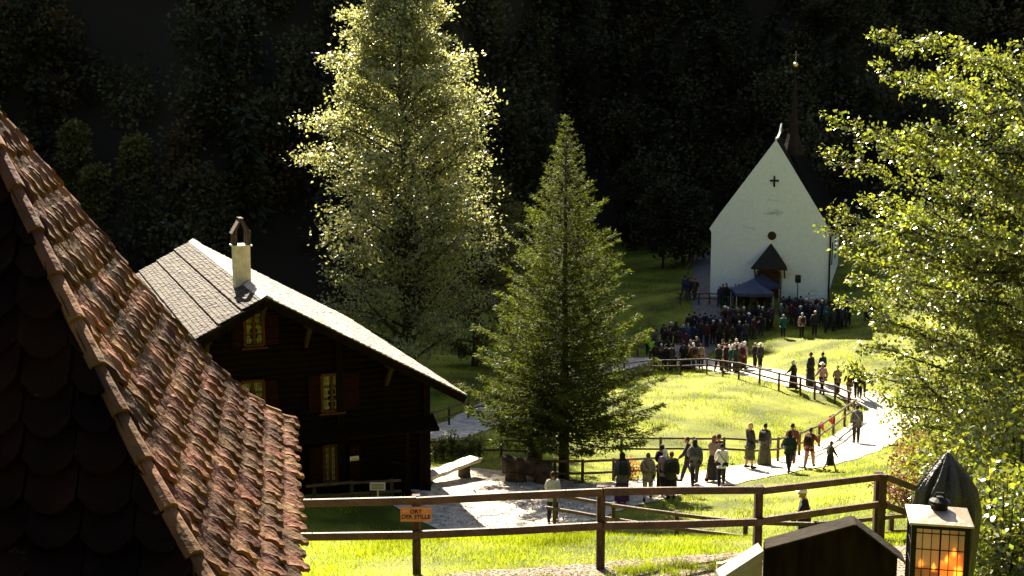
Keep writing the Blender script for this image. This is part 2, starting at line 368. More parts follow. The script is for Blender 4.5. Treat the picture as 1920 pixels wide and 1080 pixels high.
# left slope: eight broad layers, each of four fine courses, a step between the layers
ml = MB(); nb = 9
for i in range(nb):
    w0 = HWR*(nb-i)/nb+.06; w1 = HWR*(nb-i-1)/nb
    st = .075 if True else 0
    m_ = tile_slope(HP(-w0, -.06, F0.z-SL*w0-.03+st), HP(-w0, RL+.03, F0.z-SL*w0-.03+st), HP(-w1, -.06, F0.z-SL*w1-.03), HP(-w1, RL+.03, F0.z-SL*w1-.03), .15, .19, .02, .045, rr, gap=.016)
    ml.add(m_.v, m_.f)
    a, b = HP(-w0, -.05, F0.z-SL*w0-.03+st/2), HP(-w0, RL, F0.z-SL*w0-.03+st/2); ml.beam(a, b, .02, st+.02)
ml.build('shingle_slope', mat('dimmed_brown_shingles', (.045, .033, .026), .75, .45, 7, bump=.4, bscale=30, spec=.12, hue=.45), roof)  # same shingles, darkened in colour for the slope without glare
mb = MB(); nr = 44
for i in range(nr):   # ridge caps
    a = RL*i/nr; p = HP(0, a-.04, F0.z+.0); q_ = HP(0, a+RL/nr*1.05, F0.z+.03)
    for sgn in (-1, 1):
        mb.prism([p, p+gdir*sgn*.19+Vector((0, 0, -.19*SL)), p+gdir*sgn*.19+Vector((0, 0, -.19*SL+.03)), p+Vector((0, 0, .04))], q_-p)
mb.build('ridge_caps', M_shingle, roof)
mb = MB()
for sgn in (-1, 1):
    mb.beam(HP(0, .0, F0.z-.22), HP(sgn*HWR, .0, F0.z-SL*HWR-.22), .05, .22)
    for v in (.5, RL-.5):
        mb.beam(HP(0, v, F0.z-.26), HP(sgn*(HWR-.1), v, F0.z-SL*HWR-.26+.1*SL), .12, .14)
    mb.beam(HP(sgn*HWR*.98, 0, F0.z-SL*HWR-.2), HP(sgn*HWR*.98, RL, F0.z-SL*HWR-.2), .06, .12)
mb.build('verge_boards', M_logb, roof)
M_brk = mat('pale_bracket_wood', (.03, .017, .008), .95, .3, 4)
for px, py in ((388, 655), (493, 592), (578, 625), (730, 715)):
    u, z = wallpt(px, py, -.4); mb = MB(); zz = F0.z-abs(u)*SL-.32
    mb.beam(HP(u, WIN, zz), HP(u, .12, zz), .16, .18); mb.beam(HP(u, WIN, zz-.75), HP(u, .35, zz-.08), .12, .14)
    mb.build('purlin_bracket', M_brk, hs)
def window(x0, y0, x1, y1, shutters=(), bars=(2, 3), drape=True):
    (u0, z1), (u1, z0) = wallpt(x0, y0, -.06), wallpt(x1, y1, -.06); zoff = hs.location.z
    fr = MB(); cx = (u0+u1)/2
    def bar(ua, za, ub, zbb, t=.06, d=.06, v=WIN-.12): fr.beam(HP(ua, v, za), HP(ub, v, zbb), d, t)
    for (ua, za, ub, zz) in ((u0, z0, u1, z0), (u0, z1, u1, z1)): bar(ua, za, ub, zz, .09, .10)
    for u in (u0, u1): fr.beam(HP(u, WIN-.12, z0), HP(u, WIN-.12, z1), .1, .09, up=gdir)
    for i in range(1, bars[0]): u = u0+(u1-u0)*i/bars[0]; fr.beam(HP(u, WIN-.12, z0), HP(u, WIN-.12, z1), .05, .09, up=gdir)
    for i in range(1, bars[1]): z = z0+(z1-z0)*i/bars[1]; bar(u0, z, u1, z, .03, .04)
    f = fr.build('window', M_fr, hs)
    cu = MB(); n = 16
    V = []; F = []
    for side in (0, 1):
        for j in range(6):
            t = j/5; z = z0+(z1-z0)*t; wd = (.5 if not drape else (.28+.2*abs(t-.35)*1.6))
            for i in range(n+1):
                s_ = i/n*wd; u = u0+(u1-u0)*(s_ if side == 0 else 1-s_)
                V.append(HP(u, WIN-.075+.012*math.sin(i*2.1), z))
        o = side*6*(n+1)
        F += [(o+j*(n+1)+i, o+j*(n+1)+i+1, o+(j+1)*(n+1)+i+1, o+(j+1)*(n+1)+i) for j in range(5) for i in range(n)]
    cu.add(V, F); cu.build('curtain', M_curt, f)
    pn = MB(); pn.prism([HP(u0, WIN-.062, z0), HP(u1, WIN-.062, z0), HP(u1, WIN-.062, z1), HP(u0, WIN-.062, z1)], rdir*.004)
    pn.build('pane', mat('dark_window_glass', (.05, .06, .03), .15, .2, 3, spec=.6), f)
    s_ = MB(); s_.beam(HP(u0-.1, WIN-.17, z0-.07), HP(u1+.1, WIN-.17, z0-.07), .16, .06); s_.build('sill', M_fr, f)
    for (a0, a1) in shutters:
        ua = wallpt(a0, y0, -.1)[0]; ub = wallpt(a1, y0, -.1)[0]; sh = MB()
        sh.beam(HP(ua, WIN-.13, (z0+z1)/2), HP(ub, WIN-.13, (z0+z1)/2), .04, z1-z0)
        for zz in (z0+.14, (z0+z1)/2, z1-.14): sh.beam(HP(ua, WIN-.165, zz), HP(ub, WIN-.165, zz), .03, .08)
        sh.build('shutter', M_shut, hs)
window(457, 587, 494, 646, ((434, 456), (497, 521)))
window(602, 703, 641, 768, ((577, 600), (643, 672)))
window(452, 716, 495, 775, ((497, 520),))
window(606, 836, 643, 900, ((578, 604), (655, 675)), (3, 1), drape=False)
u, z = wallpt(665, 862, -.2); mb = MB(); mb.beam(HP(u-.15, WIN-.17, z), HP(u+.15, WIN-.17, z), .01, .22); nb_ = mb.build('wall_notice', M_paper, hs)
mb = MB()
for i in range(3): mb.beam(HP(u-.10, WIN-.178, z-.05+.045*i), HP(u+.10, WIN-.178, z-.05+.045*i), .004, .012)
mb.build('notice_lines', M_dark, nb_)
# porch at the right corner: posts, rail boards, corner beam
mb = MB(); zf = gz(*(F0+gdir*uR).xy)
for px in (762, 798):
    u, z = wallpt(px, 850, -.6); mb.beam(HP(u, WIN-.7 if px == 762 else WIN-.1, zf-.3), HP(u, WIN-.7 if px == 762 else WIN-.1, zk-.25), .16, .16, up=gdir)
u0, z0 = wallpt(735, 865, -.7); u1, z1 = wallpt(764, 875, -.7)
for i in range(7): mb.beam(HP(u0+(u1-u0)*i/6, WIN-.72, zf-.2), HP(u0+(u1-u0)*i/6, WIN-.72, z0-.03*i+.0), .03, .15, up=rdir)
mb.beam(HP(u0-.1, WIN-.72, z0+.02), HP(u1+.1, WIN-.72, z0-.16), .14, .08); mb.build('porch', M_logb, hs)
# chimney (child: it is built on the house)
cp = P(452, 512, 42.5); u = (cp-F0).dot(gdir); v = (cp-F0).dot(rdir)
q_ = Pplane(453, 508, F0-gdir*.15, gdir); u = -.15+.0; v = (q_-F0).dot(rdir); zr = F0.z; yaw = math.atan2(gdir.y, gdir.x)
zc = Pplane(453, 461, q_, Vector((0, 1, 0))).z; ztp = Pplane(453, 410, q_, Vector((0, 1, 0))).z
hw = (Pplane(472, 480, q_, Vector((0, 1, 0)))-Pplane(434, 480, q_, Vector((0, 1, 0)))).length*.78
def hb(mb, u, v, z0, z1, dx, dy, **k):
    c = HP(u, v, (z0+z1)/2); mb.box(c, (dx, dy, z1-z0), rz=yaw, **k)
mb = MB(); hb(mb, u, v, zr-.7, zc, hw, hw*.95); ch = mb.build('chimney', M_plaster, hs)
mb = MB(); hb(mb, u, v, zc, zc+.05, hw*1.25, hw*1.25); mb.build('cap_slab', mat('pale_stone', (.5, .47, .4), .7), ch)
mb = MB(); hh = ztp-zc; zz = zc+.05
for a in (-1, 1):
    for b_ in (-1, 1): hb(mb, u+a*hw*.42, v+b_*hw*.38, zz, zz+hh*.52, .13, .13)
for a in (-1, 1):   # leaning cap
    mb.prism([HP(u+a*hw*.62, v-hw*.5, zz+hh*.42), HP(u+a*hw*.1, v-hw*.5, zz+hh*.92), HP(u+a*.0, v-hw*.5, zz+hh*.92), HP(u+a*hw*.40, v-hw*.5, zz+hh*.40)], rdir*hw)
mb.beam(HP(u, v-hw*.5, zz+hh*.93), HP(u, v+hw*.5, zz+hh*.93), .14, .1)
mb.build('chimney_cowl', mat('sooty_brick', (.05, .03, .022), .9, .4, 8, bump=.5), ch)
# ------------------------------------------------------------------ chapel
M_lime = mat('white_limewash', (.62, .645, .60), .9, .05, 6, bump=.35, bscale=22)
def chapel_mat(marks):
    t = M_lime.node_tree; n = t.nodes; l = t.links; b = n['Principled BSDF']; old = b.inputs['Base Color'].links[0].from_socket
    tc = n.new('ShaderNodeTexCoord'); mp = n.new('ShaderNodeMapping'); mp.inputs['Scale'].default_value = (.55, .55, 2.6); l.new(tc.outputs['Object'], mp.inputs[0])
    ns = n.new('ShaderNodeTexNoise'); ns.inputs['Scale'].default_value = 1.9; ns.inputs['Detail'].default_value = 9; ns.inputs['Roughness'].default_value = .75; l.new(mp.outputs[0], ns.inputs[0])
    r = n.new('ShaderNodeValToRGB'); r.color_ramp.elements[0].position = .60; r.color_ramp.elements[1].position = .74; add = ns.outputs[0]
    for (cx, sc_, amp) in marks:
        vs = n.new('ShaderNodeVectorMath'); vs.operation = 'SUBTRACT'; l.new(tc.outputs['Object'], vs.inputs[0]); vs.inputs[1].default_value = cx
        vm = n.new('ShaderNodeVectorMath'); vm.operation = 'MULTIPLY'; l.new(vs.outputs[0], vm.inputs[0]); vm.inputs[1].default_value = sc_
        vl = n.new('ShaderNodeVectorMath'); vl.operation = 'LENGTH'; l.new(vm.outputs[0], vl.inputs[0])
        mr = n.new('ShaderNodeMapRange'); mr.inputs[3].default_value = amp; mr.inputs[4].default_value = 0; l.new(vl.outputs['Value'], mr.inputs[0])
        ad = n.new('ShaderNodeMath'); l.new(add, ad.inputs[0]); l.new(mr.outputs[0], ad.inputs[1]); add = ad.outputs[0]
    l.new(add, r.inputs[0])
    mx = n.new('ShaderNodeMix'); mx.data_type = 'RGBA'; l.new(r.outputs[0], mx.inputs[0]); l.new(old, mx.inputs[6]); mx.inputs[7].default_value = (.36, .35, .30, 1)
    l.new(mx.outputs[2], b.inputs['Base Color'])
M_croof = mat('black_shingle_roof', (.006, .006, .005), .95, .4, 6, bump=.5, spec=.02)
cL = P(1331, 430, 100); cR = P(1559, 434, 97.4); cdir = Vector((cR.x-cL.x, cR.y-cL.y, 0)); CW = cdir.length; cdir.normalize(); bdir = Vector((-cdir.y, cdir.x, 0))
cM = (cL+cR)/2; zE = (cL.z+cR.z)/2; apex = Pplane(1455, 262, cM, bdir); ua = (apex-cM).dot(cdir); zA = apex.z
zB = min(gz(cL.x, cL.y), gz(cR.x, cR.y))-.3; CL_ = 12.5
cb = empty('chapel', (cM.x, cM.y, gz(cM.x, cM.y))); tag(cb, 'small white limewashed chapel with steep gable, black cross and thin roof spire', 'chapel')
def CP(u, v, z): return Vector((cM.x, cM.y, 0))+cdir*u+bdir*v+Vector((0, 0, z))-Vector(cb.location)
def cw(px, py, off=0): p = Pplane(px, py, cM+bdir*off, bdir); return (p-cM).dot(cdir), p.z
H2 = CW/2
_m = lambda px, py: CP(cw(px, py)[0], 0, cw(px, py)[1])
chapel_mat([(_m(1452, 399), (.8, .8, 2.6), .26), (_m(1452, 372), (1.6, 1.6, 2.2), .16), (_m(1408, 428), (1, 1, 2.2), .12), (_m(1500, 560), (.13, .13, 1.1), .16), (_m(1360, 560), (.2, .2, 1.1), .14)])
mb = MB(); gpoly = [CP(-H2+.12, 0, zB), CP(H2-.12, 0, zB), CP(H2-.12, 0, zE-.25), CP(H2-.02, 0, zE-.05), CP(H2*.84, 0, zE+(zA-zE)*.17), CP(ua, 0, zA), CP(-H2*.84, 0, zE+(zA-zE)*.17), CP(-H2-.05, 0, zE-.02), CP(-H2+.12, 0, zE-.25)]
mb.prism(gpoly, bdir*.7)
mb.prism([CP(-H2+.12, .7, zB), CP(H2-.12, .7, zB), CP(H2-.12, .7, zE-.2), CP(-H2+.12, .7, zE-.2)], bdir*(CL_-.7))
mb.build('wall', M_lime, cb)
rf = MB()
for sgn in (-1, 1):
    pr = [CP(ua, .12, zA+.06), CP(sgn*H2*.84, .12, zE+(zA-zE)*.17+.05), CP(sgn*(H2+.30), .12, zE-.12), CP(sgn*(H2+.30), .12, zE-.24), CP(sgn*H2*.8, .12, zE+(zA-zE)*.1), CP(ua, .12, zA-.25)]
    rf.prism(pr, bdir*(CL_+.2))
croof = rf.build('roof', M_croof, cb)
mb = MB()
mb.tube([CP(ua, .1, zA+.05), CP(ua+.05, .9, zA+.12), CP(ua+.1, 1.8, zA+.42), CP(ua+.12, 2.5, zA+1.1)], [.09, .09, .09, .06], 6); mb.build('painted_lit_ridge', mat('lit_edge_pale', (.6, .6, .55), .45, spec=.7), croof)  # pale strip painting the bright lit edge that rises to the spire
# spire
sp = MB(); vS = 3.0; uS = (P(1488, 240, cM.y+vS*bdir.y).x-cM.x-bdir.x*vS)/cdir.x
sb = Pplane(1488, 245, cM+bdir*vS, bdir); zs = sb.z; uS = (sb-cM).dot(cdir); ztop = Pplane(1489, 122, cM+bdir*vS, bdir).z
sp.lathe([(.95, zs-1.8), (.62, zs-.9), (.42, zs-.2), (.34, zs+.5), (.28, zs+1.2), (.16, zs+2.6), (.06, ztop-.6), (.03, ztop)], c=(*CP(uS, vS, 0).xy, -cb.location.z), n=8)
spo = sp.build('spire', mat('dark_spire_shingle', (.024, .016, .012), .8, .3, 5, bump=.4, spec=.05), cb)
mb = MB(); mb.ball(CP(uS, vS, ztop+.02), .19, 10, 7); mb.build('gilt_ball', mat('gilt_metal', (.8, .62, .3), .3, .1, 5, metallic=.7), spo)
mb = MB(); c_ = CP(uS, vS, ztop+.2); mb.beam(c_, c_+Vector((0, 0, .85)), .05, .05); mb.beam(c_+cdir*-.25+Vector((0, 0, .55)), c_+cdir*.25+Vector((0, 0, .55)), .05, .05); mb.build('spire_cross', mat('old_bronze', (.12, .1, .05), .5), spo)
# cross, round window, hood, door, downpipe
u, z = cw(1452, 340); mb = MB(); mb.beam(CP(u, -.05, z-.40), CP(u, -.05, z+.40), .06, .13, up=cdir); mb.beam(CP(u-.34, -.055, z+.05), CP(u+.34, -.055, z+.05), .06, .13); mb.build('wall_cross', M_dark, cb)
u, z = cw(1447.5, 442); mb = MB()
V = []; n = 24
for r_, v in ((.36, -.03), (.36, .0), (.26, -.005)): V += [CP(u+r_*math.cos(2*math.pi*k/n), v, z+r_*math.sin(2*math.pi*k/n)) for k in range(n)]
ring = MB(); V = []
for r_, v in ((.42, .01), (.42, -.05), (.33, -.05), (.33, .01)): V += [CP(u+r_*math.cos(2*math.pi*k/n), v, z+r_*math.sin(2*math.pi*k/n)) for k in range(n)]
ring.add(V, [(i*n+k, i*n+(k+1) % n, (i+1)*n+(k+1) % n, (i+1)*n+k) for i in range(3) for k in range(n)])
wn = ring.build('round_window', M_lime, cb)
mb = MB(); mb.prism([CP(u+.33*math.cos(2*math.pi*k/n), -.02, z+.33*math.sin(2*math.pi*k/n)) for k in range(n)], bdir*.015); mb.build('pane', mat('black_glass', (.01, .01, .012), .2), wn)
mb = MB(); mb.beam(CP(u-.33, -.03, z), CP(u+.33, -.03, z), .02, .03); mb.beam(CP(u, -.03, z-.33), CP(u, -.03, z+.33), .02, .03, up=cdir); mb.build('window_bars', M_croof, wn)
ul, zl = cw(1411, 499); ur, _ = cw(1479, 499); um, zt_ = cw(1446, 457)
mb = MB()
a, b_, c_, d_ = CP(ul, -1.1, zl), CP(ur, -1.1, zl), CP(ur-.15, 0, zl+.1), CP(ul+.15, 0, zl+.1); t1, t0 = CP(um-.04, -.02, zt_), CP(um+.04, -.02, zt_)
mb.add([a, b_, c_, d_, t1, t0, a-Vector((0, 0, .08)), b_-Vector((0, 0, .08)), c_-Vector((0, 0, .08)), d_-Vector((0, 0, .08))], [(0, 1, 5, 4), (1, 2, 5), (3, 0, 4), (0, 6, 7, 1), (1, 7, 8, 2), (3, 9, 6, 0), (6, 9, 8, 7)])
for s_ in (ul+.25, ur-.25): mb.beam(CP(s_, -.02, zl-.8), CP(s_, -.95, zl-.06), .09, .09)
mb.build('porch_hood', mat('mossy_dark_hood', (.015, .013, .008), .9, .4, 5, bump=.5), cb)
ul, zt_ = cw(1420, 515); ur, _ = cw(1464, 515); zar = cw(1442, 497)[1]; um = (ul+ur)/2; hw2 = (ur-ul)/2
arch = [CP(um+hw2*math.cos(a), -.03, zt_+(zar-zt_)*math.sin(a)) for a in np.linspace(0, math.pi, 13)]
mb = MB(); mb.prism([CP(ul, -.03, zB+.3), CP(ur, -.03, zB+.3)]+arch, bdir*.05); dr = mb.build('door', mat('dark_red_door', (.06, .018, .01), .7, .3, 3, stretch=(6, 6, 1)), cb)
mb = MB()
for k in range(len(arch)-1):
    a_, b2 = arch[k], arch[k+1]; mb.beam(a_-bdir*.04, b2-bdir*.04, .08, .16)
for s_ in (ul, ur): mb.beam(CP(s_, -.07, zB+.2), CP(s_, -.07, zt_), .08, .16, up=cdir)
mb.build('door_surround', mat('grey_stone', (.12, .11, .09), .85, .2, 5), cb)
mb = MB(); mb.tube([CP(H2-.04, -.06, zB), CP(H2-.04, -.06, zE-.3), CP(H2+.15, -.02, zE-.15)], .07, 8); mb.build('downpipe', M_dark, cb)
for v in (3.5, 7.5): mb = MB(); mb.box(CP(H2-.10, v, zE-2), (.06, .8, 1.7), rz=math.atan2(cdir.y, cdir.x)); mb.build('window', mat('black_glass', (.01, .01, .012)), cb)
# ------------------------------------------------------------------ near pyramid roof with beaver-tail tiles
KS = .85
rc = Vector((-2.436, 6.0, 0))*KS; rA = Vector((-1.327, 7.886, 0))*KS; rB = Vector((-.644, 3.973, 0))*KS
rD = rc*2-rB; rE = rc*2-rA      # far-left, near-left corners
zEv = CZ-2.05*KS-.04; rApex = 2.074*KS
def prof(t):      # t 0 eave .. 1 apex, concave bell-cast
    return rApex*(t-.518*t*(1-t)*(1.0-.806*t))
def rp(A, B, s, t):   # point on a face: s along the eave, t up
    e = A.lerp(B, s); p = e.lerp(rc, t); return Vector((p.x, p.y, zEv+prof(t)))
rh = empty('tiled_pyramid_roof', (rc.x, rc.y, zEv-2.6)); tag(rh, 'steep bell-cast roof of brown beaver-tail tiles filling the lower left corner', 'roof')
ro = Vector(rh.location)
def tile_mat(name, col, lich):
    m = mat(name, col, .85, .5, 3.5, bump=.35, bscale=20, spec=.12, detail=8, hue=.30)
    t = m.node_tree; n = t.nodes; l = t.links; b = n['Principled BSDF']; old = b.inputs['Base Color'].links[0].from_socket
    tc = n.new('ShaderNodeTexCoord'); ns = n.new('ShaderNodeTexNoise'); ns.inputs['Scale'].default_value = 7; ns.inputs['Detail'].default_value = 6; ns.inputs['Roughness'].default_value = .7; l.new(tc.outputs['Object'], ns.inputs[0])
    r = n.new('ShaderNodeValToRGB'); r.color_ramp.elements[0].position = .66; r.color_ramp.elements[1].position = .74; l.new(ns.outputs[0], r.inputs[0])
    mx = n.new('ShaderNodeMix'); mx.data_type = 'RGBA'; l.new(r.outputs[0], mx.inputs[0]); l.new(old, mx.inputs[6]); mx.inputs[7].default_value = (*lich, 1); l.new(mx.outputs[2], b.inputs['Base Color']); return m
M_tile = tile_mat('brown_clay_tiles', (.115, .056, .029), (.17, .125, .07)); M_tiled = tile_mat('shade_toned_mossy_tiles', (.008, .003, .0014), (.075, .065, .04)); M_tiled.node_tree.nodes['Principled BSDF'].inputs['Specular IOR Level'].default_value = .03  # second set: mossy tiles with the shade put into their dark base colour
def bt(face, A, B, M, course, width, grooves, rng):
    mb = MB(); Ls = ((A+B)/2-rc).length*1.75; n = round(Ls/course); fn = None
    for i in range(n):
        t0 = i/n; t1 = min(.995, (i+2.3)/n); W = (B-A).length*(1-t0); k = max(1, int(W/width+.999)); off = .5*(i % 2)
        for j in range(-1, k+1):
            c0 = (j+off)*width/W if W > 0 else 0; c1 = c0+width/W
            c0b = c0+(.004+.004*rng.random())/W; c1b = c1-.004/W
            if c1b < .0 or c0b > 1: continue
            full = 4 if grooves else 2; V = []; L = 4
            tiltj = rng.uniform(-.006, .006)*(1 if grooves else 2.2); sj = rng.uniform(-.35, .35)*course*.2; lj = rng.random()*.010
            p0 = rp(A, B, min(1, max(0, (c0+c1)/2)), t0); pu = rp(A, B, min(1, max(0, (c0+c1)/2)), t0+.04); ex = (B-A).normalized()
            N = ex.cross(pu-p0).normalized(); N = N if N.z > 0 else -N
            cols = 2*full+1
            for r_ in range(L):
                for cI in range(cols):
                    a = cI/(cols-1); tip = (abs(2*a-1)**1.35)*1.15 if grooves else abs(2*a-1)**2.2*.8       # pointed-round tail
                    tt = t0+(t1-t0)*r_/(L-1)
                    if r_ == 0: tt = t0+tip*(course*.55)/Ls
                    s_ = c0b+(c1b-c0b)*a
                    # keep the tile's width constant as rows narrow towards the apex
                    Wt = (1-tt)/(1-t0); s2 = .5+(s_-.5)/Wt
                    s2 = min(1, max(0, s2))
                    p = rp(A, B, s2, tt) + N*((.036+lj)*(1-r_/(L-1))+.004 + (0.0065 if (grooves and cI % 2) else 0)+tiltj*(2*a-1)) + (pu-p0).normalized()*(sj if r_ == 0 else 0)
                    V.append(p-ro)
            F = [(r_*cols+cI, r_*cols+cI+1, (r_+1)*cols+cI+1, (r_+1)*cols+cI) for r_ in range(L-1) for cI in range(cols-1)]
            o = len(V); V += [Vector(V[cI])-N*.016 for cI in range(cols)]; F += [(cI, o+cI, o+cI+1, cI+1) for cI in range(cols-1)]
            for e_ in (0, cols-1):   # side skirts
                o2 = len(V); V += [Vector(V[r_*cols+e_])-N*.016 for r_ in range(L)]; F += [(r_*cols+e_, (r_+1)*cols+e_, o2+r_+1, o2+r_) for r_ in range(L-1)]
            mb.add(V, F)
    o = mb.build('roof_slope', M, rh)
    return o
rg_ = random.Random(11)
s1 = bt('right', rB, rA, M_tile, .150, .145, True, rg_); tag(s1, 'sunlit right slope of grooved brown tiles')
s2 = bt('near', rE, rB, M_tiled, .16, .17, False, rg_); tag(s2, 'near slope of mossy tiles with shade painted into their colour')
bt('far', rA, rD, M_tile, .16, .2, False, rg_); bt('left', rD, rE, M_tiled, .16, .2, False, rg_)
def hip(cn, M, r0, seg):
    mb = MB(); L = 15
    for i in range(L):
        ta, tb = i/L, min(1, (i+1.15)/L); pts = []
        for k in range(5):
            t = ta+(tb-ta)*k/4; p = cn.lerp(rc, t); pts.append(Vector((p.x, p.y, zEv+prof(t)+.022+.014*(1-k/4)))-ro)
        mb.tube(pts, [r0*1.1, r0*1.05, r0, r0*.95, r0*.9], 10)
    mb.build('hip_tiles', M, rh, smooth=False)
M_hip = tile_mat('clay_hip_tiles', (.11, .05, .025), (.14, .11, .07))
for cn in (rA, rB, rD, rE): hip(cn, M_hip, .028, 0)
# body under it: plank deck and walls
mb = MB(); V = [Vector((p.x, p.y, zEv-.03))-ro for p in (rA, rB, rE, rD)]
nL = 8; rings = []
for k in range(nL):
    t = k/nL*.98; rings.append([Vector((q_.x, q_.y, zEv+prof(t)-.02))-ro for q_ in (rB.lerp(rc, t), rA.lerp(rc, t), rD.lerp(rc, t), rE.lerp(rc, t))])
V = [p for r_ in rings for p in r_]; F = [(k*4+j, k*4+(j+1) % 4, k*4+4+(j+1) % 4, k*4+4+j) for k in range(nL-1) for j in range(4)]+[(3, 2, 1, 0), tuple((nL-1)*4+j for j in range(4))]
mb.add(V, F); mb.build('roof_boards', M_dark, rh)
ins = .82; mb = MB(); base = min(gz(rc.x, rc.y), gz(rB.x, rB.y))-.3
mb.prism([Vector((*rc.lerp(q_, ins).xy, base))-ro for q_ in (rA, rB, rE, rD)], (0, 0, zEv-.06-base)); mb.build('wall', M_plaster, rh)
# ------------------------------------------------------------------ wooden fences
M_rail = mat('fence_rail_wood', (.060, .028, .013), .62, .5, 3, bump=.5, bscale=18, spec=.4, stretch=(1, 1, 1))
M_post = mat('fence_post_wood', (.050, .028, .014), .7, .5, 4, bump=.6, bscale=20, stretch=(4, 4, 1))
def fence(name, posts, rails, label, group=None, pw=.12, rw=(.06, .11), ptop=.06, front=0.06, round_=False, M=None, ends=None):
    """posts: list of world (x,y,ztop); rails: list of drops from the post top"""
    f = empty(name, (posts[0][0], posts[0][1], gz(posts[0][0], posts[0][1]))); o = Vector(f.location); tag(f, label, 'fence', group)
    for x, y, zt2 in posts:
        mb = MB(); zb2 = gz(x, y)-.25
        if round_: mb.tube([(x-o.x, y-o.y, zb2-o.z), (x-o.x, y-o.y, zt2-o.z)], [pw/2, pw/2*.9], 8)
        else: mb.box((x-o.x, y-o.y, (zb2+zt2)/2-o.z), (pw, pw, zt2-zb2), bev=.008, rz=rnd.uniform(-.06, .06))
        mb.build('post', M or M_post, f)
    for d in rails:
        mb = MB(); ext = (ends or (.3, .3))
        for i in range(len(posts)-1):
            a = Vector(posts[i])-o; b = Vector(posts[i+1])-o; dv = (b-a).normalized(); n = Vector((dv.y, -dv.x, 0)); n = n if n.y < 0 else -n
            k0 = ext[0] if i == 0 else .02; k1 = ext[1] if i == len(posts)-2 else .02; jj = rnd.uniform(-.012, .012)
            a2 = a-dv*k0+n*front+Vector((0, 0, -d+jj)); b2 = b+dv*k1+n*front+Vector((0, 0, -d+jj))
            m2 = (a2+b2)/2+Vector((0, 0, rnd.uniform(-.012, .008)))
            if round_: mb.tube([a2, m2, b2], [rw[1]/2]*3, 7)
            else: mb.beam(a2, m2, rw[0], rw[1], bev=.008); mb.beam(m2, b2, rw[0], rw[1], bev=.008)
        mb.build('rail', M or M_rail, f)
    return f
def pp(px, py, Y): p = P(px, py, Y); return (p.x, p.y, p.z)
front = fence('wooden_fence', [pp(430, 934, 19.8), pp(780, 928, 19.5), pp(1127, 911, 19.5), pp(1423, 909, 21), pp(1648, 884, 23.3)], (.07, .60), 'stout brown two-rail fence crossing the foreground from the tiled roof', pw=.125, rw=(.07, .115), front=.085, ends=(.3, .05))
fence('wooden_fence', [pp(1656, 889, 23.2), pp(1760, 928, 25.2), pp(1880, 975, 27.5)], (.05, .56), 'two-rail fence section dropping from the foreground corner post behind the lantern', pw=.12, rw=(.07, .115), front=.08, ends=(.0, .2))
# step caps on front posts
fence('low_wooden_fence', [pp(1040, 925, 35), pp(1150, 942, 32.5), pp(1269, 958, 30.5), pp(1398, 972, 29), pp(1530, 976, 28.2), pp(1672, 963, 29), pp(1745, 960, 30)], (.06, .42), 'low dark two-rail fence just below the foreground fence', pw=.10, rw=(.05, .09))
def gp(px, py, h): g = G(px, py, 27); return (g.x, g.y, gz(g.x, g.y)+h)
def gfence(pts, label, h=1.05, rails=(.06, .50), **k): return fence('rail_fence', [gp(a, b, h) for a, b in pts], rails, label, pw=.10, rw=(.05, .085), front=.05, **k)
g_p = gfence([(1165,864),(1238,866),(1300,866),(1357,866),(1410,868),(1458,866),(1498,855),(1535,838),(1562,818),(1583,800),(1600,786)], 'rail fence along the path behind the passing walkers, tied with red ribbons')
gfence([(1590,768),(1565,757),(1527,749),(1500,741),(1460,733),(1424,722),(1385,712),(1355,706),(1325,702),(1275,703),(1220,705),(1170,712)], 'rail fence along the upper path below the chapel crowd', h=1.0, rails=(.05, .42))
gfence([(1225,655),(1195,668),(1168,682),(1120,700)], 'short rail fence at the left end of the chapel crowd', h=1.0, rails=(.05, .45))
gfence([(1275,572),(1310,572),(1330,572),(1362,574),(1395,575)], 'dark rail fence in front of the left part of the chapel wall', h=.9, rails=(.05, .4))
gfence([(1283,540),(1290,515),(1298,490),(1306,470)], 'dark fence running uphill beside the path left of the chapel', h=1.0, rails=(.05, .45))
gfence([(800,862),(872,860),(940,860),(1010,862)], 'rail fence with flowering weeds between the house and the spruce', h=.8, rails=(.06, .45))
gfence([(812,808),(842,798),(878,784),(925,770)], 'shaded rail fence on the meadow behind the house corner', h=.9, rails=(.05, .45))
gfence([(1040,905),(1092,905),(1150,902),(1215,897)], 'rail fence behind the spruce trunk beside the gathering walkers', h=.85, rails=(.05, .5))
gfence([(590,950),(660,945),(735,940)], 'low rail fence in front of the log house wall', h=.75, rails=(.05, .42))
for k, (px, py, rz_) in enumerate([(1541, 796, .3), (1558, 784, -.2)]):
    g = G(px, py+34, 27); b = MB(); p = P(px, py-3, g.y-.25)
    b.box((0, 0, -.12), (.16, .03, .3), rz=rz_); b.box((.06, -.01, -.22), (.10, .03, .26), rz=rz_+.5); b.ball((0, 0, 0), .07, 8, 5)
    o = b.build('ribbon', mat('red_cloth', (.5, .03, .02), .8), None, p); tag(o, ['red cloth tied to the path fence, nearer the group of walkers', 'red cloth tied to the path fence, nearer the man on the bend'][k], 'ribbon', 'red cloths on the path fence')
